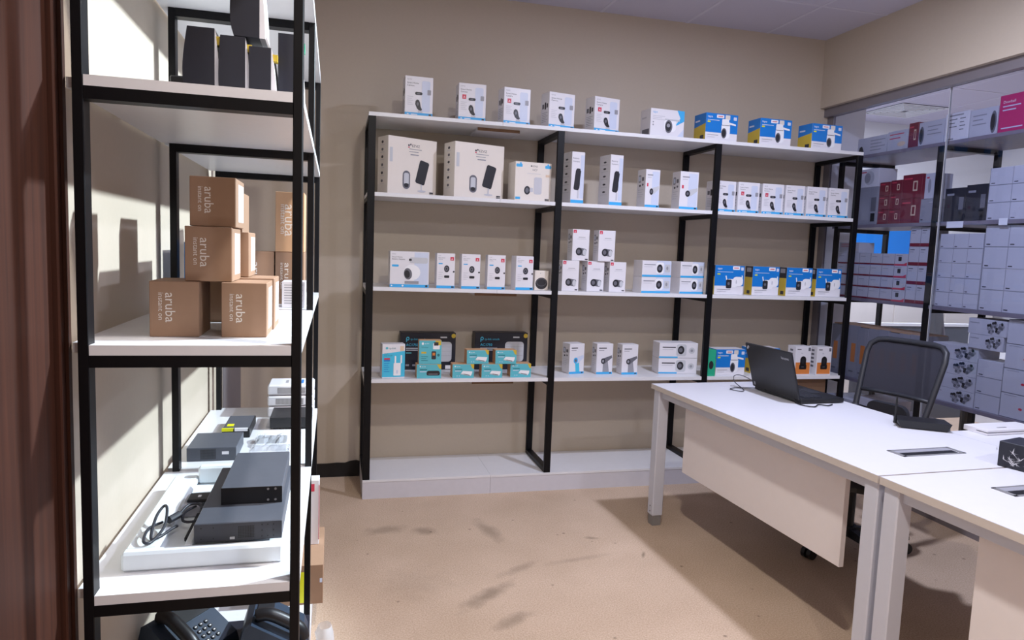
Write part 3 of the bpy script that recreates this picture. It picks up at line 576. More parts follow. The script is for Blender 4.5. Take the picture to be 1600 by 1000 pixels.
# ------------------------------------------------------------ desks
DZ = .7626
def desk(label, y0, sgn, L=1.564):
    """L-shaped desk; main top runs away from the seam (local y=0) by sgn; return top along +x at the seam"""
    t = thing('office_desk', label, 'desk', (1.482, -.547, 0), math.radians(2.383))
    A = lambda q: y0+sgn*q
    def top(name, x0, x1, q0, q1):
        mb = MB(); ya, yb = sorted((A(q0), A(q1)))
        mb.box(x0, ya, DZ-.0255, x1, yb, DZ-.0012, 'desk_edge'); mb.box(x0+.0005, ya+.0005, DZ-.0012, x1-.0005, yb-.0005, DZ, 'desk_white'); return mb.obj(name, t)
    top('desktop', 0, .78, .003, L)
    top('return_desktop', .7805, 1.57, .003, .452)
    for x, q, s_ in ((.012, .010, 0), (.012, L-.072, 1), (.71, L-.072, 1), (1.50, .010, 0), (1.50, .385, 0)):
        ya, yb = sorted((A(q), A(q+.06)))
        lg = MB().box(x, ya, .055, x+.06, yb, DZ-.026, 'leg_metal', c=.004).obj('leg', t)
        MB().box(x+.006, ya+.006, 0, x+.054, yb-.006, .055, 'foot_metal').obj('levelling_foot', lg)
        if s_ and x < .1:
            for zz in (.075, .105): MB().cyl((x-.001, (ya+yb)/2, zz), (x+.002, (ya+yb)/2, zz), .004, 'plastic_black', n=8).obj('screw', lg)
    ya, yb = sorted((A(.07), A(L-.072)))
    MB().box(.03, ya, DZ-.066, .06, yb, DZ-.026, 'leg_metal').obj('side_rail', t)
    MB().box(.72, ya, DZ-.066, .75, yb, DZ-.026, 'leg_metal').obj('side_rail', t)
    for q in (L-.055, ):
        ya, yb = sorted((A(q), A(q+.03))); MB().box(.072, ya, DZ-.066, .71, yb, DZ-.026, 'leg_metal').obj('end_rail', t)
    ya, yb = sorted((A(.265), A(L-.165)))
    mp = MB().box(.118, ya, .322, .140, yb, DZ-.027, 'panel_white', c=.001).obj('modesty_panel', t)
    for q in (.45, L-.33): MB().cyl((.1165, A(q), DZ-.072), (.119, A(q), DZ-.072), .005, 'plastic_black', n=8).obj('screw', mp)
    g = MB(); ya, yb = sorted((A(.165), A(.245))); x0, x1 = .270, .555
    # flip-up cable flap: rim frame, recessed lid, brush slot
    for a in ((x0, ya, x1, ya+.008), (x0, yb-.008, x1, yb), (x0, ya, x0+.014, yb), (x1-.014, ya, x1, yb)): g.box(a[0], a[1], DZ, a[2], a[3], DZ+.0025, 'foot_metal')
    g = g.obj('cable_flap', t)
    MB().box(x0+.014, ya+.044, DZ, x1-.014, yb-.008, DZ+.0018, 'box_grey').obj('flap_lid', g)
    MB().box(x0+.022, ya+.012, DZ, x1-.022, ya+.042, DZ+.0012, 'plastic_black').obj('brush_slot', g)
    return t
desk('white L-shaped desk carrying the laptop, far half of the bench', -1.569, 1)
desk('white L-shaped desk in the near right corner, near half of the bench', -1.572, -1)
def dloc(b_, a_):   # desk coordinates -> world
    t_ = math.radians(2.383); return (1.482+a_*math.sin(t_)+b_*math.cos(t_), -.547-a_*math.cos(t_)+b_*math.sin(t_))
# laptop: hinge along Y, opens towards +X
t = thing('laptop', 'open black laptop with its lid turned to the viewer', 'laptop', (1.985, -.735, DZ+.0005), math.radians(-88))
# local x: along the hinge (towards -Y), local y: towards +X (user)
LWd = .365
MB().box(0, 0, .003, LWd, .25, .024, 'plastic_black', c=.003).obj('base', t)
kb = MB(); 
for r_ in range(5):
    for k in range(13): kb.box(.03+k*.0236, .045+r_*.021, .024, .03+k*.0236+.020, .045+r_*.021+.0175, .0262, 'plastic_dark')
kb = kb.obj('keyboard', t)
MB().box(.13, .165, .024, .235, .225, .0248, 'plastic_dark').obj('touchpad', t)
th = math.radians(16)
LM = Matrix.Translation((0, 0, .022)) @ Matrix.Rotation(th, 4, 'X')
lid = MB().box(0, -.012, 0, LWd, 0, .238, 'plastic_black', LM, c=.003).obj('lid', t)
MB().box(.014, 0.0002, .018, LWd-.014, .001, .226, 'plastic_dark', LM).obj('screen', lid)
mb = MB(); vs, fs = text_mesh('lenovo')
mb.add([(.285+a*.021, -.0125, .196+b*.021) for a, b, _ in vs], fs, 'ink_silver', LM); mb.obj('lid_lettering', lid)
mb = MB(); mb.add([(.016+a, -.0125, .205+b) for a, b in rrect(0, 0, .008, .024, .003, rot=-.7)], [tuple(range(20))], 'ink_silver', LM); mb.add([(.022+a, -.0126, .208+b) for a, b in rrect(0, 0, .008, .018, .003, rot=-.7)], [tuple(range(20))], 'ink_grey', LM); mb.obj('lid_badge', lid)
MB().box(.018, -.0127, .012, .030, -.012, .030, 'ink_grey', LM).obj('sticker', lid)
MB().cyl((.03, -.004, .022), (.10, -.004, .022), .008, 'plastic_black').obj('hinge', t); MB().cyl((LWd-.10, -.004, .022), (LWd-.03, -.004, .022), .008, 'plastic_black').obj('hinge', t)
c = MB().tube(arc([(2.00, -.735, DZ+.03), (1.955, -.67, DZ+.060), (1.915, -.65, DZ+.058), (1.900, -.68, DZ+.03), (1.905, -.76, DZ+.004), (1.865, -.80, DZ+.004), (1.84, -.74, DZ+.004), (1.89, -.71, DZ+.004), (1.99, -.73, DZ+.006)], 6), .0022, 'plastic_dark', n=6).obj('laptop_cable', smooth=True)
tag(c, 'thin looped grey cable lying behind the laptop', 'cable')
c = MB().tube(arc([(1.99, -1.07, DZ+.004), (1.985, -1.13, DZ+.004), (2.02, -1.17, DZ+.004), (2.07, -1.135, DZ+.006), (2.11, -1.15, DZ+.004), (2.15, -1.13, DZ+.004)], 6), .003, 'plastic_black', n=6).obj('power_cable', smooth=True)
tag(c, 'black cable bunched on the desk in front of the laptop corner', 'cable')
# router
rx, ry = 2.150, -1.555
t = thing('router', 'black wireless router with one upright antenna on the desk', 'router', (rx, ry, DZ+.0005), math.radians(-33))
MB().prism([(0, 0), (.175, 0), (.185, .012), (.185, .10), (.16, .125), (.02, .125), (0, .10)], .004, .018, 'plastic_dark').obj('tray', t)
mb = MB(); mb.add([(.0, -.004, .0), (.17, -.004, 0), (.185, -.012, .034), (-.015, -.012, .034), (.0, .11, 0), (.17, .11, 0), (.185, .125, .028), (-.015, .125, .028)], [(0, 1, 2, 3), (5, 4, 7, 6), (4, 0, 3, 7), (1, 5, 6, 2), (3, 2, 6, 7), (4, 5, 1, 0)], 'plastic_black'); mb.obj('body', t)
MB().cyl((-.018, .03, .028), (-.018, .03, .125), .0045, 'plastic_black', .004, n=10).obj('antenna', t)
MB().cyl((-.018, .03, .012), (-.018, .03, .034), .007, 'plastic_black', n=10).obj('antenna_hinge', t)
b = carton('flat_box', .29, .11, .022, 'box_white', (2.425, -1.715, DZ+.0005), math.radians(2.4), 'flat white box with a black seam lying on the desk beside the router')
MB().box(-.0006, -.0006, .010, .3006, .05, .0125, 'ink_dark').obj('dark_seam', b); MB().box(.09, .03, .0221, .14, .036, .0224, 'ink_dark').obj('lid_print', b)
# patterned box at the right edge
b = carton('tissue_box', .26, .13, .088, 'navy', (2.076, -2.069, DZ+.0005), math.radians(-75), 'dark box with a white cracked-line pattern at the right edge of the desks')
ps = []
for k in range(26):
    cx, cz = random.uniform(.06, .94), random.uniform(.12, .88)
    for j in range(5):
        a_ = random.uniform(0, 6.28); l_ = random.uniform(.05, .16); dx_, dz_ = l_*math.cos(a_)*.5, l_*math.sin(a_)*1.4
        nx, nz = -dz_*.05, dx_*.14
        q = [(cx-nx, cz-nz), (cx+dx_, cz+dz_), (cx+nx, cz+nz)]
        ps.append(('p', [(min(max(u, .01), .99), min(max(v, .02), .98)) for u, v in q], 'lgrey'))
ART['marble'] = ps
add_print(b, 'marble', .26, .088); add_print(b, 'marble', .13, .088, 'left', .13)
# ------------------------------------------------------------ office chair (faces -X)
t = thing('office_chair', 'black mesh-back office chair drawn up behind the laptop desk', 'chair', (2.37, -1.04, 0), math.radians(104))
# local -y = forward?  local: chair looks along +y; rz=78 turns +y to roughly -x
mb = MB(); mb.prism(rrect(-.23, -.22, .23, .22, .07), .375, .40, 'plastic_black'); mb.obj('seat_pan', t)
mb = MB(); mb.prism(rrect(-.235, -.225, .235, .23, .08), .40, .45, 'cloth_dark'); mb.obj('seat', t)
MB().cyl((0, 0, .09), (0, 0, .30), .032, 'plastic_black', n=16).obj('gas_column', t)
MB().cyl((0, 0, .28), (0, 0, .375), .020, 'metal_dark', n=16).obj('piston', t)
MB().box(-.07, -.11, .345, .07, .08, .375, 'plastic_black', c=.006).obj('mechanism', t)
MB().tube(arc([(.06, .0, .355), (.17, .02, .352), (.24, .03, .345)], 4), .006, 'plastic_black').obj('lever', t)
hub = MB().cyl((0, 0, .075), (0, 0, .125), .045, 'plastic_dark', n=18).obj('hub', t)
for k in range(5):
    a_ = math.radians(72*k+20); ca, sa = math.cos(a_), math.sin(a_)
    M = Matrix.Rotation(a_, 4, 'Z')
    mb = MB(); mb.add([(.03, -.022, .075), (.03, .022, .075), (.03, .02, .12), (.03, -.02, .12), (.30, -.014, .070), (.30, .014, .070), (.30, .012, .088), (.30, -.012, .088)], [(0, 1, 2, 3), (7, 6, 5, 4), (0, 4, 5, 1), (1, 5, 6, 2), (2, 6, 7, 3), (3, 7, 4, 0)], 'plastic_dark', M); lg = mb.obj('base_leg', t)
    cst = MB(); px_, py_ = .285*ca, .285*sa
    cst.cyl((px_, py_, .05), (px_, py_, .078), .007, 'metal_dark', n=8)
    tx, ty = -sa, ca
    for s_ in (-1, 1): cst.cyl((px_+tx*.006*s_, py_+ty*.006*s_, .0285), (px_+tx*.026*s_, py_+ty*.026*s_, .0285), .0285, 'plastic_black', n=18)
    cst = cst.obj('castor', lg)
# back: curved frame + mesh
def bp(u, v):   # u -1..1 across, v 0..1 up -> local point
    wid = .205-.03*(1-v)+.012*v
    yy = -.215-.17*v+.035*(1-u*u)*-1+.02
    return Vector((u*wid, yy, .50+.545*v))
n = 9
loop = [bp(-1, v) for v in (0.02, .15, .3, .45, .6, .75, .86)]+[bp(-.95, .945), bp(-.8, .99)]+[bp(u, 1.0) for u in (-.6, -.3, 0, .3, .6)]+[bp(.8, .99), bp(.95, .945)]+[bp(1, v) for v in (.86, .75, .6, .45, .3, .15, .02)]
MB().tube(loop, .015, 'plastic_dark', n=8).obj('back_frame', t, smooth=True)
mb = MB(); NU, NV = 16, 14; vs = []
for j in range(NV+1):
    v = .50+.485*j/NV
    for i in range(NU+1):
        u = -1+2*i/NU
        lim = 1 if v < .88 else math.sqrt(max(0, 1-((v-.88)/.13)**2))*.25+.75
        vs.append(bp(u*lim, v))
mb.add(vs, [(j*(NU+1)+i, j*(NU+1)+i+1, (j+1)*(NU+1)+i+1, (j+1)*(NU+1)+i) for j in range(NV) for i in range(NU)], 'chair_mesh') if 'chair_mesh' in MATS else None
MATS.get('chair_mesh') or mat('chair_mesh', (40, 40, 52), .85, trans=.07)
mb = MB(); mb.add(vs, [(j*(NU+1)+i, j*(NU+1)+i+1, (j+1)*(NU+1)+i+1, (j+1)*(NU+1)+i) for j in range(NV) for i in range(NU)], 'chair_mesh')
mb.obj('back_mesh', t, smooth=True)
MB().tube([bp(u, .50) for u in (-1, -.5, 0, .5, 1)], .011, 'plastic_dark').obj('lower_rail', t, smooth=True)
for s_ in (-1, 1):
    mb = MB(); a0 = bp(s_*.97, .02); mb.tube(arc([bp(s_, .35), bp(s_, .15), (a0.x*.95, a0.y+.02, .47), (s_*.14, -.16, .385), (s_*.06, -.08, .362)], 4), .020, 'plastic_dark'); mb.obj('back_upright', t, smooth=True)
mb = MB(); mb.prism(rrect(-.11, -.0, .11, .15, .04), -.012, .012, 'plastic_dark', Matrix.Translation((0, -.265, .585)) @ Matrix.Rotation(math.radians(80), 4, 'X')); mb.obj('lumbar_pad', t)

# ------------------------------------------------------------ left shelving: dark packets on the upper shelf
def packet(x, y, z, w, d, h, bulge, label, mark=None):
    """dark box with a bowed front left edge, pale layered flank on its right"""
    t = thing('dark_packet', label, 'box', (x, y, z+.0005), 0, 'dark packets on the upper left shelf')
    N = 10; L_ = [(-bulge*math.sin(math.pi*(k/N)**.7), h*k/N) for k in range(N+1)]
    L_ = [(a if a > -bulge else -bulge, b_) for a, b_ in L_]
    pts = L_+[(w, h), (w, 0)]
    MB().prism([(a, b_) for a, b_ in pts], -d, 0, 'navy', Matrix.Rotation(math.pi/2, 4, 'X')).obj('cover', t)
    R = [(w, h), (w, 0), (w+.012, 0)]+[(w+.012*math.cos(k/N*1.5), h*k/N) for k in range(1, N)]
    MB().prism(R[::-1], -d+.004, -.004, 'box_white', Matrix.Rotation(math.pi/2, 4, 'X')).obj('page_edge', t)
    if mark: MB().box(w-.001, .006, h*.78, w+.0135, .03, h*.90, 'ink_'+mark).obj('corner_tag', t)
    return t
PY = -2.25
packet(-.488, PY, M1, .056, .12, .122+.03, .010, 'bowed dark packet standing leftmost on the upper left shelf', 'yellow')
packet(-.420, PY, M1, .052, .12, .140, .004, 'dark packet with a white page edge, second from the left on the upper left shelf', 'yellow')
packet(-.360, PY, M1, .047, .12, .122, .000, 'short dark packet between two others on the upper left shelf', 'yellow')
packet(-.392, PY, M1+.1415, .054, .12, .15, .008, 'dark packet lying on top of the others on the upper left shelf', 'yellow')
packet(-.300, PY+.03, M1, .045, .11, .165, .0, 'taller dark packet with a green tag at the right end of the upper left shelf', 'green')
MB_ = MB().box(-.58, -1.98, M1+.0005, -.50, -1.93, M1+.10, 'plastic_black', c=.004).obj('dark_stand'); tag(MB_, 'small black block behind the dark packets on the upper left shelf', 'box')

# kraft boxes with brand lettering on the middle shelf
gA = 'kraft cartons with white side lettering'
def kraft(x, y, z, w, h, d, label, lab=True, front='aruba', mt='carton'):
    return carton('kraft_carton', w, d, h, mt, (x, y, z+.0004), 0, label, 'carton', gA, front=front, right='aruba_lab' if lab else None)
kraft(-.567, -2.265, M2, .103, .125, .15, 'kraft carton at the lower left front of the stack on the left shelving', False)
kraft(-.417, -2.265, M2, .098, .125, .148, 'kraft carton at the lower right front of the stack on the left shelving')
kraft(-.413, -2.110, M2, .098, .129, .15, 'kraft carton directly behind the lower right front one')
kraft(-.520, -1.945, M2, .098, .125, .15, 'kraft carton in the gap behind the two lower front ones', False, None)
kraft(-.520, -1.790, M2, .098, .125, .15, 'kraft carton at the far end of the front stack, bottom tier', False, None)
kraft(-.515, -1.930, M2+.1258, .098, .112, .15, 'kraft carton third back in the second tier of the front stack', False, None)
kraft(-.515, -1.775, M2+.1258, .098, .112, .15, 'kraft carton at the far end of the second tier of the front stack', False, None)
kraft(-.510, -1.925, M2+.2385, .098, .112, .15, 'kraft carton behind the topmost front one on the left shelving', False, None)
kraft(-.496, -2.25, M2+.1258, .100, .124, .15, 'kraft carton bridging the two lower ones, second tier front')
kraft(-.478, -2.085, M2+.1298, .100, .112, .15, 'kraft carton behind the second-tier front one')
kraft(-.487, -2.24, M2+.2505, .098, .112, .148, 'topmost kraft carton of the front stack on the left shelving')
kraft(-.372, -1.34, M2, .098, .185, .14, 'tall kraft carton under the single one in the far stack', False)
kraft(-.480, -1.34, M2, .104, .185, .14, 'kraft carton left in the far stack on the left shelving', False)
kraft(-.372, -1.34, M2+.186, .098, .21, .14, 'orange-brown kraft carton on top of the far stack', False, mt='carton_light')
b = carton('white_box', .075, .11, .088, 'box_white', (-.340, -1.475, M2+.0005), 0, 'small white printed box in front of the far kraft stack'); ART['lines'] = bars(.1, .9, .85, 8, .1, 'grey', .03); add_print(b, 'lines', .075, .088)
b = MB().box(-.640, -1.50, M2+.0005, -.615, -1.36, M2+.21, 'ink_blue', c=.002).obj('blue_folder'); tag(b, 'blue folder standing behind the kraft cartons by the wall', 'folder')
b = MB().box(-.468, -1.415, M2+.0005, -.452, -1.36, M2+.205, 'ink_lgrey', c=.001).obj('slim_box'); tag(b, 'slim grey box with a red end between the kraft stacks', 'box'); MB().box(-.4685, -1.4155, M2+.175, -.4515, -1.395, M2+.2055, 'ink_red').obj('red_end', b)

# lower shelf: foam tray with recorders
t = thing('foam_tray', 'white foam packing tray under the recorders on the left shelving', 'packing tray', (-.625, -2.30, M3+.0005))
MB().box(.002, .0305, 0, .346, .558, .022, 'foam', c=.004).obj('tray_floor', t)
MB().box(0, 0, 0, .348, .03, .045, 'foam', c=.006).obj('rim', t)
MB().box(0, .0305, .0225, .07, .56, .043, 'foam', c=.006).obj('rim', t)
MB().box(.0705, .53, .0225, .348, .56, .075, 'foam', c=.006).obj('rim', t)
MB().box(.125, .0305, .0225, .142, .30, .044, 'foam', c=.003).obj('rim', t)
def vent(mb, x0, z0, nx, nz, p, r, y):
    for i in range(nx):
        for j in range(nz): mb.add([(x0+i*p+dx_, y, z0+j*p+dz_) for dx_, dz_ in ((-r, -r), (r, -r), (r, r), (-r, r))], [(0, 1, 2, 3)], 'ink_black')
    return mb
mat('box_dim', (62, 64, 72), .5)
z0 = M3+.046
t = thing('video_recorder', 'slim black recorder at the bottom of the pair on the foam tray', 'recorder', (-.478, -2.262, z0))
MB().box(0, 0, 0, .195, .43, .044, 'metal_dark', c=.0012).obj('case', t)
MB().box(.0, -.003, .0, .195, -.0002, .043, 'box_dim').obj('front_plate', t)
vent(MB(), .098, .008, 10, 8, .0037, .0012, -.0033).obj('vent_grille', t)
mb = MB()
for x_, z_ in ((.015, .034), (.042, .034), (.015, .008), (.042, .008), (.150, .036), (.163, .036), (.176, .036), (.150, .022), (.176, .022), (.150, .008), (.163, .008), (.176, .008)): mb.cyl((x_, -.0036, z_), (x_, -.003, z_), .0016, 'ink_black', n=8)
mb.obj('screw_hole', t)
MB().box(.078, -.0035, .004, .089, -.003, .010, 'ink_silver').obj('logo_plate', t)
t = thing('video_recorder', 'black recorder box on top of the slim one', 'recorder', (-.437, -2.14, z0+.0446))
MB().box(0, 0, 0, .146, .31, .042, 'metal_dark', c=.0012).obj('case', t)
MB().box(.0, -.002, .0, .146, -.0002, .042, 'plastic_black').obj('front_plate', t)
mb = MB()
for x_, z_ in ((.112, .036), (.130, .036), (.112, .008), (.130, .008)): mb.cyl((x_, -.003, z_), (x_, -.002, z_), .003, 'foot_metal', n=10)
mb.obj('screw', t)
b = MB().box(-.512, -2.20, M3+.0235, -.485, -1.95, M3+.034, 'plastic_black', c=.002).obj('mounting_bracket'); tag(b, 'black mounting strip in the foam tray left of the recorders', 'bracket')
b = MB().box(-.540, -2.02, M3+.056, -.482, -1.965, M3+.064, 'plastic_black', c=.002).obj('adapter'); tag(b, 'small black adapter with a white mark beside the upper recorder', 'adapter')
MB().box(-.516, -2.0, M3+.0641, -.508, -1.985, M3+.0645, 'ink_white').obj('white_mark', b)
b2 = MB().box(-.550, -2.04, M3+.0235, -.503, -1.945, M3+.0555, 'box_grey', c=.003).obj('grey_pad'); tag(b2, 'grey pad under the small black adapter', 'pad')
zc = M3+.049
t = thing('power_cable', 'coiled black power cable with a cylinder choke in the foam tray', 'cable', (0, 0, 0))
MB().tube(arc([(-.575, -2.13, zc), (-.590, -2.20, zc+.012), (-.588, -2.255, zc+.004), (-.572, -2.25, zc), (-.560, -2.18, zc+.008), (-.566, -2.12, zc+.03), (-.578, -2.10, zc+.03), (-.585, -2.15, zc+.02), (-.578, -2.23, zc), (-.56, -2.22, zc), (-.545, -2.18, zc), (-.535, -2.16, zc)], 5), .0035, 'plastic_dark').obj('cord', t, smooth=True)
MB().cyl((-.556, -2.15, zc+.012), (-.538, -2.12, zc+.014), .009, 'plastic_dark').obj('choke', t)
MB().tube(arc([(-.538, -2.12, zc+.014), (-.525, -2.08, zc+.022), (-.500, -2.07, zc+.020), (-.482, -2.10, zc+.004), (-.500, -2.14, zc+.002), (-.525, -2.14, zc+.004), (-.530, -2.10, zc+.01), (-.51, -2.06, zc+.012)], 5), .0035, 'plastic_dark').obj('cord', t, smooth=True)
# recorder by the wall
t = thing('video_recorder', 'dark grey recorder with a vent and white sticker by the wall', 'recorder', (-.645, -1.46, M3+.0005))
MB().box(0, 0, 0, .158, .20, .046, 'metal_dark', c=.0012).obj('case', t)
vent(MB(), .045, .008, 13, 9, .0038, .0013, -.0006).obj('vent_grille', t)
MB().box(.112, -.0012, .022, .134, -.0004, .032, 'ink_white', Matrix.Rotation(.0, 4, 'Y')).obj('sticker', t)
b = MB(); 
t = thing('boxed_device', 'small black device with yellow stickers in clear packing', 'device', (-.575, -1.17, M3+.0005))
MB().box(0, 0, 0, .10, .22, .034, 'plastic_black', c=.002).obj('case', t)
MB().box(.004, .01, .0345, .096, .21, .036, 'metal_dark').obj('top_sheet', t)
MB().box(.012, .035, .0362, .036, .07, .038, 'ink_lime').obj('yellow_sticker', t); MB().box(-.001, -.001, .026, .04, .012, .0364, 'ink_lime').obj('yellow_sticker', t); MB().box(.045, -.001, .026, .092, .010, .0368, 'ink_white').obj('white_sticker', t)
# remote in a bag
t = thing('remote_control', 'dark remote control in a clear bag on the left shelving', 'remote control', (-.440, -1.36, M3+.0005))
MB().box(.0, .10, .0, .105, .145, .020, 'plastic_dark', c=.004).obj('remote_body', t)
mb = MB()
for k in range(7):
    for j in range(2): mb.box(.012+k*.012, .108+j*.014, .0202, .02+k*.012, .117+j*.014, .0225, 'ink_grey')
mb.obj('button', t)
mat('clear_film', (225, 230, 238), .15, trans=.6)
mb = MB(); vs = []
random.seed(3)
for j in range(9):
    for i in range(11): vs.append((-.012+.0135*i, -.015+.026*j, .002+(.026 if 2 < j < 7 else .012)*random.uniform(.6, 1.1)*(0 if i in (0, 10) or j in (0, 8) else 1)))
mb.add(vs, [(j*11+i, j*11+i+1, (j+1)*11+i+1, (j+1)*11+i) for j in range(8) for i in range(10)], 'clear_film'); mb.obj('clear_bag', t)
MB().box(.0, .0, .0, .12, .06, .006, 'box_grey').obj('speckled_card', t)
t = thing('set_top_box', 'black box on feet in front of the white vented units', 'device', (-.412, -1.06, M3+.0005))
MB().box(0, 0, .006, .16, .19, .048, 'plastic_black', c=.002).obj('case', t)
for x_ in (.02, .13):
    for y_ in (.02, .16): MB().cyl((x_, y_, 0), (x_, y_, .006), .009, 'plastic_dark').obj('rubber_foot', t)
gV = 'white vented units stacked on the left shelving'
for k in range(3):
    t = thing('vented_unit', ('lowest', 'middle', 'topmost')[k]+' white vented unit stacked at the far end of the left shelving', 'device', (-.438, -.855, M3+.0005+k*.0475), 0, gV)
    MB().box(0, 0, .002, .19, .16, .0465, 'box_white', c=.006).obj('case', t)
    vent(MB(), .035 if k != 2 else .042, .012, 22, 5, .0052, .0017, -.0004).obj('vent_grille', t)
    for x_ in (.02, .17): MB().cyl((x_, .02, 0), (x_, .02, .002), .006, 'foot_metal').obj('foot', t)
    if k == 2: MB().box(.07, .05, .0466, .082, .11, .0469, 'ink_grey').obj('printed_mark', t); MB().box(.135, .04, .0466, .145, .12, .0469, 'ink_blue').obj('blue_mark', t)

# floor level of the left shelving: desk phones, cartons
PZ = .1123
def phone(x, y, rz, label, s=1.0):
    t = thing('desk_phone', label, 'telephone', (x, y, PZ+.1305), math.radians(rz), 'black desk phones under the left shelving')
    # wedge body
    prof = [(0, 0), (.19, 0), (.19, .03), (.17, .10), (.15, .112), (.01, .028)]
    M = Matrix(((0, 0, 1, 0), (1, 0, 0, 0), (0, 1, 0, 0), (0, 0, 0, 1)))
    MB().prism([(a, b_) for a, b_ in prof], 0, .20, 'phone_blue', M).obj('body', t)
    sl = math.atan2(.084, .14)
    F = Matrix.Translation((0, .01, .0285)) @ Matrix.Rotation(sl, 4, 'X')
    mb = MB()
    for i in range(3):
        for j in range(4): mb.cyl((.105+i*.020, .022+j*.018, .0), (.105+i*.020, .022+j*.018, .003), .0065, 'plastic_black', n=10, M=F); mb.box(.102+i*.020, .021+j*.018, .003, .1075+i*.020, .0235+j*.018, .0033, 'ink_white', F)
    mb.obj('keypad', t)
    MB().box(.085, .105, 0, .185, .155, .004, 'plastic_black', F).obj('display', t)
    mb = MB(); mb.tube(arc([F @ Vector((.038, .005, .012)), F @ Vector((.038, .03, .032)), F @ Vector((.038, .08, .036)), F @ Vector((.038, .13, .032)), F @ Vector((.038, .158, .012))], 5), .019, 'plastic_black', n=10); mb.obj('handset', t, smooth=True)
    MB().tube(arc([F @ Vector((.075, .0, .002)), F @ Vector((.085, .05, .004)), F @ Vector((.075, .11, .004)), F @ Vector((.06, .16, .003))], 5), .003, 'phone_blue').obj('bezel', t, smooth=True)
    return t
b = carton('carton', .43, .29, .1295, 'navy', (-.672+.01, -1.995, PZ), 0, 'dark carton under the two black desk phones', 'carton')
phone(-.548, -1.985, 55, 'black desk phone turned towards the wall under the left shelving')
phone(-.236, -1.955, 90, 'black desk phone facing the viewer under the left shelving')
b = carton('carton', .20, .36, .150, 'carton', (-.395, -1.385, PZ), 0, 'brown carton with a bright yellow label under the left shelving', 'carton')
MB().box(.112, -.0010, .008, .142, -.0004, .125, 'ink_lime').obj('yellow_label', b)
MB().box(.02, -.0010, .085, .100, -.0004, .145, 'ink_lime').obj('yellow_label', b)
mb = MB(); vs, fs = text_mesh('9.000'); mb.add([(.132+bb*.010, -.0013, .118-a*.010) for a, bb, _ in vs], fs, 'ink_ink'); mb.obj('label_print', b)
MB().box(.188, -.001, .082, .197, -.0004, .098, 'ink_pale').obj('small_sticker', b)
t = carton('white_box', .15, .06, .26, 'box_white', (-.365, -1.20, PZ+.1505), math.radians(0), 'white box with a red corner standing on the yellow-labelled carton')
MB().box(.118, -.0008, .215, .132, -.0003, .245, 'ink_red').obj('red_corner', t)
MB().tube([(.1495, -.001, .24), (.1495, -.001, .02)], .001, 'ink_red', n=6).obj('red_edge_line', t)
# clear plastic bag hanging by the front post
mb = MB(); vs = []; random.seed(5)
for j in range(9):
    for i in range(13):
        a_ = 2*math.pi*i/12; r_ = .03*(1-.15*(j/8)**4)*random.uniform(.88, 1.08)*(1 if j < 8 else .75)
        vs.append((r_*1.1*math.cos(a_), r_*1.5*math.sin(a_), .135*j/8+.0))
mb.add(vs, [(j*13+i, j*13+i+1, (j+1)*13+i+1, (j+1)*13+i) for j in range(8) for i in range(12)], 'clear_film')
b = mb.obj('plastic_bag', None, (-.185, -1.66, 0.0005), smooth=True); tag(b, 'clear plastic bag on the carpet at the foot of the left shelving', 'bag')
b.scale = (1, 1, 1.3)

# ------------------------------------------------------------ next room
# boxes on the rack behind the glass: run along Y, fronts look towards -X
def rb(y0, y1, z, h, d, mt, label, art=None, side=None, x=RX3+.02, group=None, name='stock_box'):
    return carton(name, y0-y1-.001, d, h, mt, (x, y0, z+.0005), -math.pi/2, label, 'box', group, front=art, left=side)
R4, R3, R2, R1 = .668, 1.212, 1.70, 2.16
ART['longcam'] = bars(.45, .95, .75, 4, .18, 'grey', .05)+[('p', [(.03, .1), (.08, .5), (.16, .55), (.22, .3), (.25, .05)], 'dark')]
ART['reddy'] = bars(.1, .8, .8, 2, .2, 'red', .05)+[('e', .7, .3, .2, .12, 'beige')]
ART['ball'] = bars(.35, .9, .75, 3, .16, 'grey', .04)+[('e', .12, .45, .10, .38, 'mid'), ('e', .10, .45, .07, .28, 'dark')]
ART['ballr'] = bars(.1, .6, .75, 3, .16, 'grey', .04)+[('e', .86, .45, .11, .40, 'mid'), ('e', .84, .45, .08, .30, 'dark')]
ART['table'] = [('r', .1, .88, .75, .93, 'grey')]+bars(.12, .5, .75, 3, .13, 'mid', .03)+bars(.62, .85, .75, 4, .13, 'mid', .03)+[('r', .1, .05, .4, .10, 'grey')]
ART['mag'] = [('t', 'Doorbell', .1, .78, .10, 'white')]+bars(.1, .6, .68, 2, .10, 'pale', .03)+[('r', .1, .1, .7, .13, 'pale')]
ART['mar'] = [('rr', .55, .30, .78, .72, 'beige', .03), ('rr', .60, .36, .73, .66, 'maroon', .02), ('r', .08, .80, .5, .86, 'red')]
ART['marcam'] = [('r', .0, 0, .2, 1, 'maroon'), ('e', .62, .5, .2, .38, 'lgrey'), ('e', .55, .5, .12, .28, 'grey'), ('r', .3, .80, .5, .86, 'red')]
ART['blk'] = [('r', .10, .78, .45, .84, 'grey'), ('r', .70, .35, .92, .72, 'mid'), ('r', .72, .08, .90, .30, 'black')]
ART['plainw'] = [('r', 0, 0, .025, 1, 'grey'), ('r', 0, 0, 1, .03, 'grey'), ('r', .08, .10, .25, .15, 'ink'), ('r', .65, .84, .92, .87, 'lgrey')]
ART['strip'] = [('r', 0, 0, .03, 1, 'mid'), ('r', 0, 0, 1, .14, 'maroon'), ('r', .12, .70, .55, .74, 'grey'), ('r', .12, .58, .40, .61, 'lgrey')]
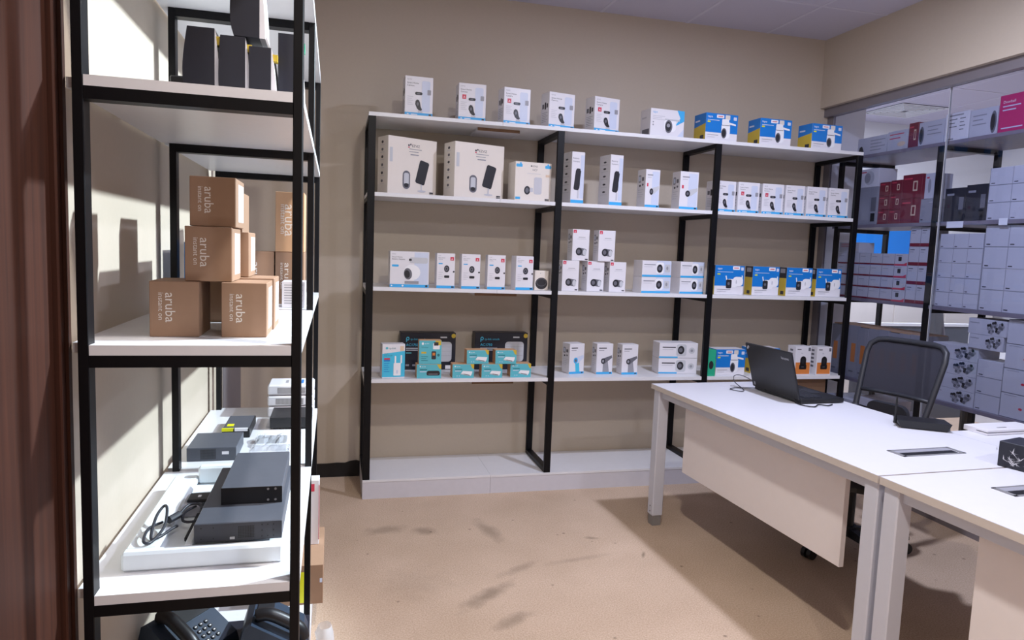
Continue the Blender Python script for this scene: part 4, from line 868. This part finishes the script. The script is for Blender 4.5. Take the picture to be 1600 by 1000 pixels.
ART['stripcam'] = [('r', 0, 0, .03, 1, 'mid'), ('p', [(0, 0), (1, 0), (1, .30), (.75, .16), (0, .14)], 'red'), ('r', .12, .82, .6, .88, 'grey'), ('rr', .30, .38, .55, .75, 'dark', .05), ('e', .70, .55, .12, .18, 'lgrey')]
ART['band'] = [('r', 0, 0, .03, 1, 'mid'), ('r', 0, 0, 1, .18, 'maroon'), ('r', .12, .82, .55, .86, 'ink'), ('r', .12, .70, .45, .73, 'grey')]
fl = []
random.seed(11)
for cx, cz in ((.62, .30), (.70, .72), (.80, .40), (.58, .55), (.88, .66)):
    for k in range(5):
        a_ = 1.256*k; fl.append(('e', cx+.045*math.cos(a_), cz+.13*math.sin(a_), .035, .10, random.choice(['dark', 'mid', 'grey'])))
ART['flower'] = [('r', .04, .70, .30, .76, 'grey'), ('r', .04, .25, .22, .29, 'lgrey')]+fl
ART['tallorange'] = [('r', .30, .30, .78, .66, 'orange'), ('r', .2, .10, .7, .13, 'mid'), ('r', .2, .06, .6, .08, 'grey')]
ART['bigw'] = [('r', 0, 0, 1, .025, 'mid'), ('r', .35, .35, .70, .60, 'lgrey'), ('e', .52, .45, .05, .05, 'red'), ('r', .08, .92, .4, .94, 'grey')]
gT = 'boxes along the top of the rack behind the glass'
rb(.195, -.066, R1, .115, .12, 'box_stock', 'long white box with a dark camera shape, first on the top board behind the glass', 'longcam', group=gT)
rb(-.072, -.240, R1, .122, .12, 'box_stock', 'white box with faint red print on the top board behind the glass', 'reddy', group=gT)
rb(-.243, -.318, R1, .150, .10, 'ink_maroon', 'narrow maroon box on the top board behind the glass', 'mar', group=gT)
rb(-.322, -.508, R1, .140, .12, 'box_stock', 'bluish white box with a dark oval left of the tall printed box behind the glass', 'ball', group=gT)
rb(-.513, -.674, R1, .158, .10, 'box_white', 'bright white box with a printed table on the top board behind the glass', 'table', group=gT)
rb(-.680, -.852, R1, .150, .12, 'box_stock', 'white box with a dark oval beside the magenta box', 'ballr', group=gT)
rb(-.856, -1.06, R1, .195, .14, 'ink_magenta', 'magenta box on the top board at the right edge of the view', 'mag', group=gT)
gM = 'maroon boxes on the rack behind the glass'
rb(.17, -.035, R2, .245, .14, 'box_grey', 'grey and maroon box under the white camera box behind the glass', 'blk', 'mar', group=gM)
rb(.20, -.025, R2+.246, .12, .14, 'box_white', 'white and maroon camera box on top of the grey one behind the glass', 'marcam', 'mar', group=gM)
for k, (a, b_, z, h_) in enumerate(((-.04, -.135, 0, .09), (-.136, -.23, 0, .09), (-.04, -.135, .091, .09), (-.136, -.23, .091, .09), (-.04, -.135, .182, .085), (-.136, -.23, .182, .09), (-.231, -.385, 0, .15), (-.231, -.385, .151, .145))):
    rb(a, b_, R2+z, h_, .14, 'ink_maroon', ('small maroon box, bottom left of the small six behind the glass', 'small maroon box, bottom right of the small six behind the glass', 'small maroon box, middle left of the small six behind the glass', 'small maroon box, middle right of the small six behind the glass', 'small maroon box, top left of the small six behind the glass', 'small maroon box, top right of the small six behind the glass', 'larger maroon box at the bottom of its stack behind the glass', 'larger maroon box on top of its stack behind the glass')[k], 'mar', group=gM)
rb(-.388, -.485, R2, .14, .12, 'box_grey', 'grey box right of the maroon stack behind the glass', 'plainw')
rb(-.388, -.485, R2+.141, .15, .12, 'box_stock', 'white box on the grey one right of the maroon stack', 'marcam')
gK = 'black boxes behind the glass'
rb(-.56, -.700, R2, .19, .16, 'navy', 'left black box on the second shelf behind the glass', 'blk', group=gK)
rb(-.702, -.838, R2, .20, .16, 'navy', 'right black box on the second shelf behind the glass', 'blk', group=gK)
def grid(y0, y1, z, ncol, nrow, h, d, mt, art, what, group, x=RX3+.02, last=None):
    w_ = (y0-y1)/ncol
    cols = ['only'] if ncol == 1 else ['left', 'right'] if ncol == 2 else ['column one', 'column two', 'column three', 'column four', 'column five', 'column six'][:ncol]
    for c_ in range(ncol):
        for r_ in range(nrow):
            rn = {0: 'bottom', nrow-1: 'top'}.get(r_, 'tier %s up' % ('zero one two three four five six'.split()[r_+1]))
            rb(y0-c_*w_, y0-(c_+1)*w_, z+r_*(h+.001), h, d, mt, '%s, %s, %s' % (what, cols[c_] if ncol > 1 else 'single stack', rn), (last if last and c_ == ncol-1 else art), x=x, group=group)
grid(-.842, -1.11, R2, 2, 3, .092, .15, 'box_stock', 'plainw', 'plain white box on the second shelf behind the glass', 'plain white boxes on the second shelf behind the glass')
grid(.297, -.325, R3, 6, 4, .074, .14, 'box_stock', 'strip', 'small white box with a maroon stripe behind the glass', 'striped camera boxes behind the glass', last='stripcam')
rb(.297, .10, R3+.3005, .07, .12, 'box_stock', 'single white box lying on top of the striped boxes behind the glass', 'reddy')
grid(-.330, -.492, R3, 2, 4, .114, .12, 'box_stock', 'band', 'upright white box with a maroon band behind the glass', 'banded white boxes behind the glass')
grid(-.556, -.842, R3, 3, 5, .083, .14, 'box_stock', 'plainw', 'plain small white box right of the black post', 'plain small white boxes right of the black post')
grid(-.85, -1.13, R3, 2, 4, .114, .15, 'box_stock', 'plainw', 'plain larger white box at the right of the third shelf', 'plain larger white boxes on the third shelf')
gO = 'tall grey cartons with orange marks behind the chair'
for k in range(9):
    yy = .297-k*.0875
    b = rb(yy, yy-.0865, R4, .345+.004*(k % 3), .20, 'box_grey', '%s tall grey carton with an orange mark from the left, behind the chair' % 'first second third fourth fifth sixth seventh eighth ninth tenth'.split()[k], 'tallorange', group=gO)
    MB().box(.004, .01, .349, .085, .19, .356, 'carton_light').obj('open_flap', b)
grid(-.575, -.880, R4, 1, 4, .083, .15, 'box_stock', 'flower', 'white box with a dark flower print behind the glass', 'flower boxes in the low stack')
rb(-.883, -1.035, R4, .092, .15, 'box_stock', 'plain white box at the base under the two upper flower boxes', 'plainw', group='plain low boxes')
rb(-.883, -1.035, R4+.093, .092, .15, 'box_stock', 'plain white box, second up under the two upper flower boxes', 'plainw', group='plain low boxes')
rb(-.883, -1.035, R4+.186, .092, .15, 'box_stock', 'plain white box, third up under the two upper flower boxes', 'plainw', group='plain low boxes')
rb(-.82, -1.03, R4+.335, .078, .16, 'box_stock', 'lower of the two upper flower boxes jutting over the stack', 'flower', x=RX3+.01, group='upper flower boxes')
rb(-.81, -1.04, R4+.414, .085, .16, 'box_stock', 'upper of the two upper flower boxes jutting over the stack', 'flower', x=RX3+.01, group='upper flower boxes')
grid(-1.04, -1.26, R4, 1, 4, .128, .16, 'box_stock', 'bigw', 'large whitish box at the far right of the fourth shelf', 'large whitish boxes at the far right')
gB = 'white cartons under the fourth shelf behind the glass'
for k, (a, b_, h_) in enumerate(((.297, .04, .40), (.03, -.20, .44), (-.21, -.46, .38))):
    bb = rb(a, b_, .112, h_, .25, 'box_white', ('left', 'middle', 'right')[k]+' white carton on the floor plinth behind the glass', 'plainw', group=gB)
    MB().box(.01, -.0008, h_*.86, a-b_-.011, -.0003, h_*.89, 'ink_ink').obj('dark_band', bb)
# far furniture in the next room
t = thing('office_partition', 'low white-topped office partition far behind the glass', 'partition', (4.45, 1.45, 0))
MB().box(0, 0, 0, 2.3, .05, .88, 'metal_dark').obj('panel', t); MB().box(-.01, -.005, .88, 2.31, .055, .905, 'white_paint').obj('top_cap', t); MB().box(1.25, -.6, 0, 1.30, 0, .87, 'white_paint').obj('side_wing', t)
t = thing('cream_cabinet', 'long cream cabinet against the far wall behind the glass', 'cabinet', (4.2, 2.2, 0))
MB().box(0, 0, 0, 2.6, .48, 1.30, 'box_cream').obj('carcass', t)
for k in range(4): dd = MB().box(.01+k*.65, -.018, .05, .64+k*.65, -.001, 1.28, 'box_cream', c=.002).obj('cabinet_door', t); MB().box(.57+k*.65, -.03, .62, .585+k*.65, -.019, .74, 'foot_metal').obj('handle', dd)
b = MB().box(4.9, 2.66, 1.36, 6.35, 2.695, 1.90, 'ink_blue', c=.002).obj('blue_board'); tag(b, 'wide bright blue board on the far wall behind the glass', 'board'); 
t = thing('grey_chair', 'grey office chair in the next room beyond the rack', 'chair', (4.55, .35, 0), .5)
MB().prism(rrect(-.23, -.22, .23, .22, .08), .42, .48, 'box_grey').obj('seat', t)
mb = MB(); mb.tube(arc([(-.2, .2, .5), (-.22, .25, .8), (-.18, .29, 1.08), (0, .30, 1.13), (.18, .29, 1.08), (.22, .25, .8), (.2, .2, .5)], 5), .018, 'box_grey'); mb.obj('back_frame', t, smooth=True)
MB().prism(rrect(-.19, .55, .19, 1.10, .08), -.275, -.262, 'metal_dark', Matrix.Rotation(math.pi/2, 4, 'X')).obj('backrest', t)
MB().cyl((0, 0, .09), (0, 0, .42), .03, 'plastic_black').obj('gas_column', t)
for k in range(5):
    M = Matrix.Rotation(math.radians(72*k), 4, 'Z'); lg = MB().box(.02, -.018, .06, .30, .018, .09, 'foot_metal', M).obj('base_leg', t); MB().cyl(M @ Vector((.28, -.02, .03)), M @ Vector((.28, .02, .03)), .03, 'plastic_black').obj('castor', lg)
# ceiling diffuser and louvre lights
t = thing('air_diffuser', 'square white air diffuser in the next room ceiling', 'air vent', (5.045, 1.805, CEIL-.006))
MB().box(0, 0, 0, .55, .55, .004, 'metal_dark').obj('backing', t)
for k in range(6):
    a, b_ = .0+k*.042, .55-k*.042; mb = MB(); z_ = -.004-.001*k
    for q in ((a, a, b_, a+.020), (a, b_-.020, b_, b_), (a, a+.02, a+.020, b_-.02), (b_-.020, a+.02, b_, b_-.02)): mb.box(q[0], q[1], z_, q[2], q[3], .0, 'white_paint')
    mb.obj('vane_ring', t)
mat('lamp_glow', (255, 255, 255)); m = MATS['lamp_glow']; m.node_tree.nodes['Principled BSDF'].inputs['Emission Color'].default_value = (1, 1, 1, 1); m.node_tree.nodes['Principled BSDF'].inputs['Emission Strength'].default_value = 2.2
for k, (x_, y_) in enumerate(((6.245, 1.20), (4.445, -2.4))):
    t = thing('louvre_light', 'louvred ceiling light in the next room, %s' % ('farthest to the right', 'nearest to the glass')[k], 'ceiling light', (x_, y_, CEIL-.006), 0, 'louvred ceiling lights')
    MB().box(0, 0, .001, .55, .55, .004, 'lamp_glow').obj('diffuser', t)
    for j in range(8): MB().box(0, .0+j*.077, -.010, .55, .010+j*.077, .0, 'white_paint').obj('louvre', t)
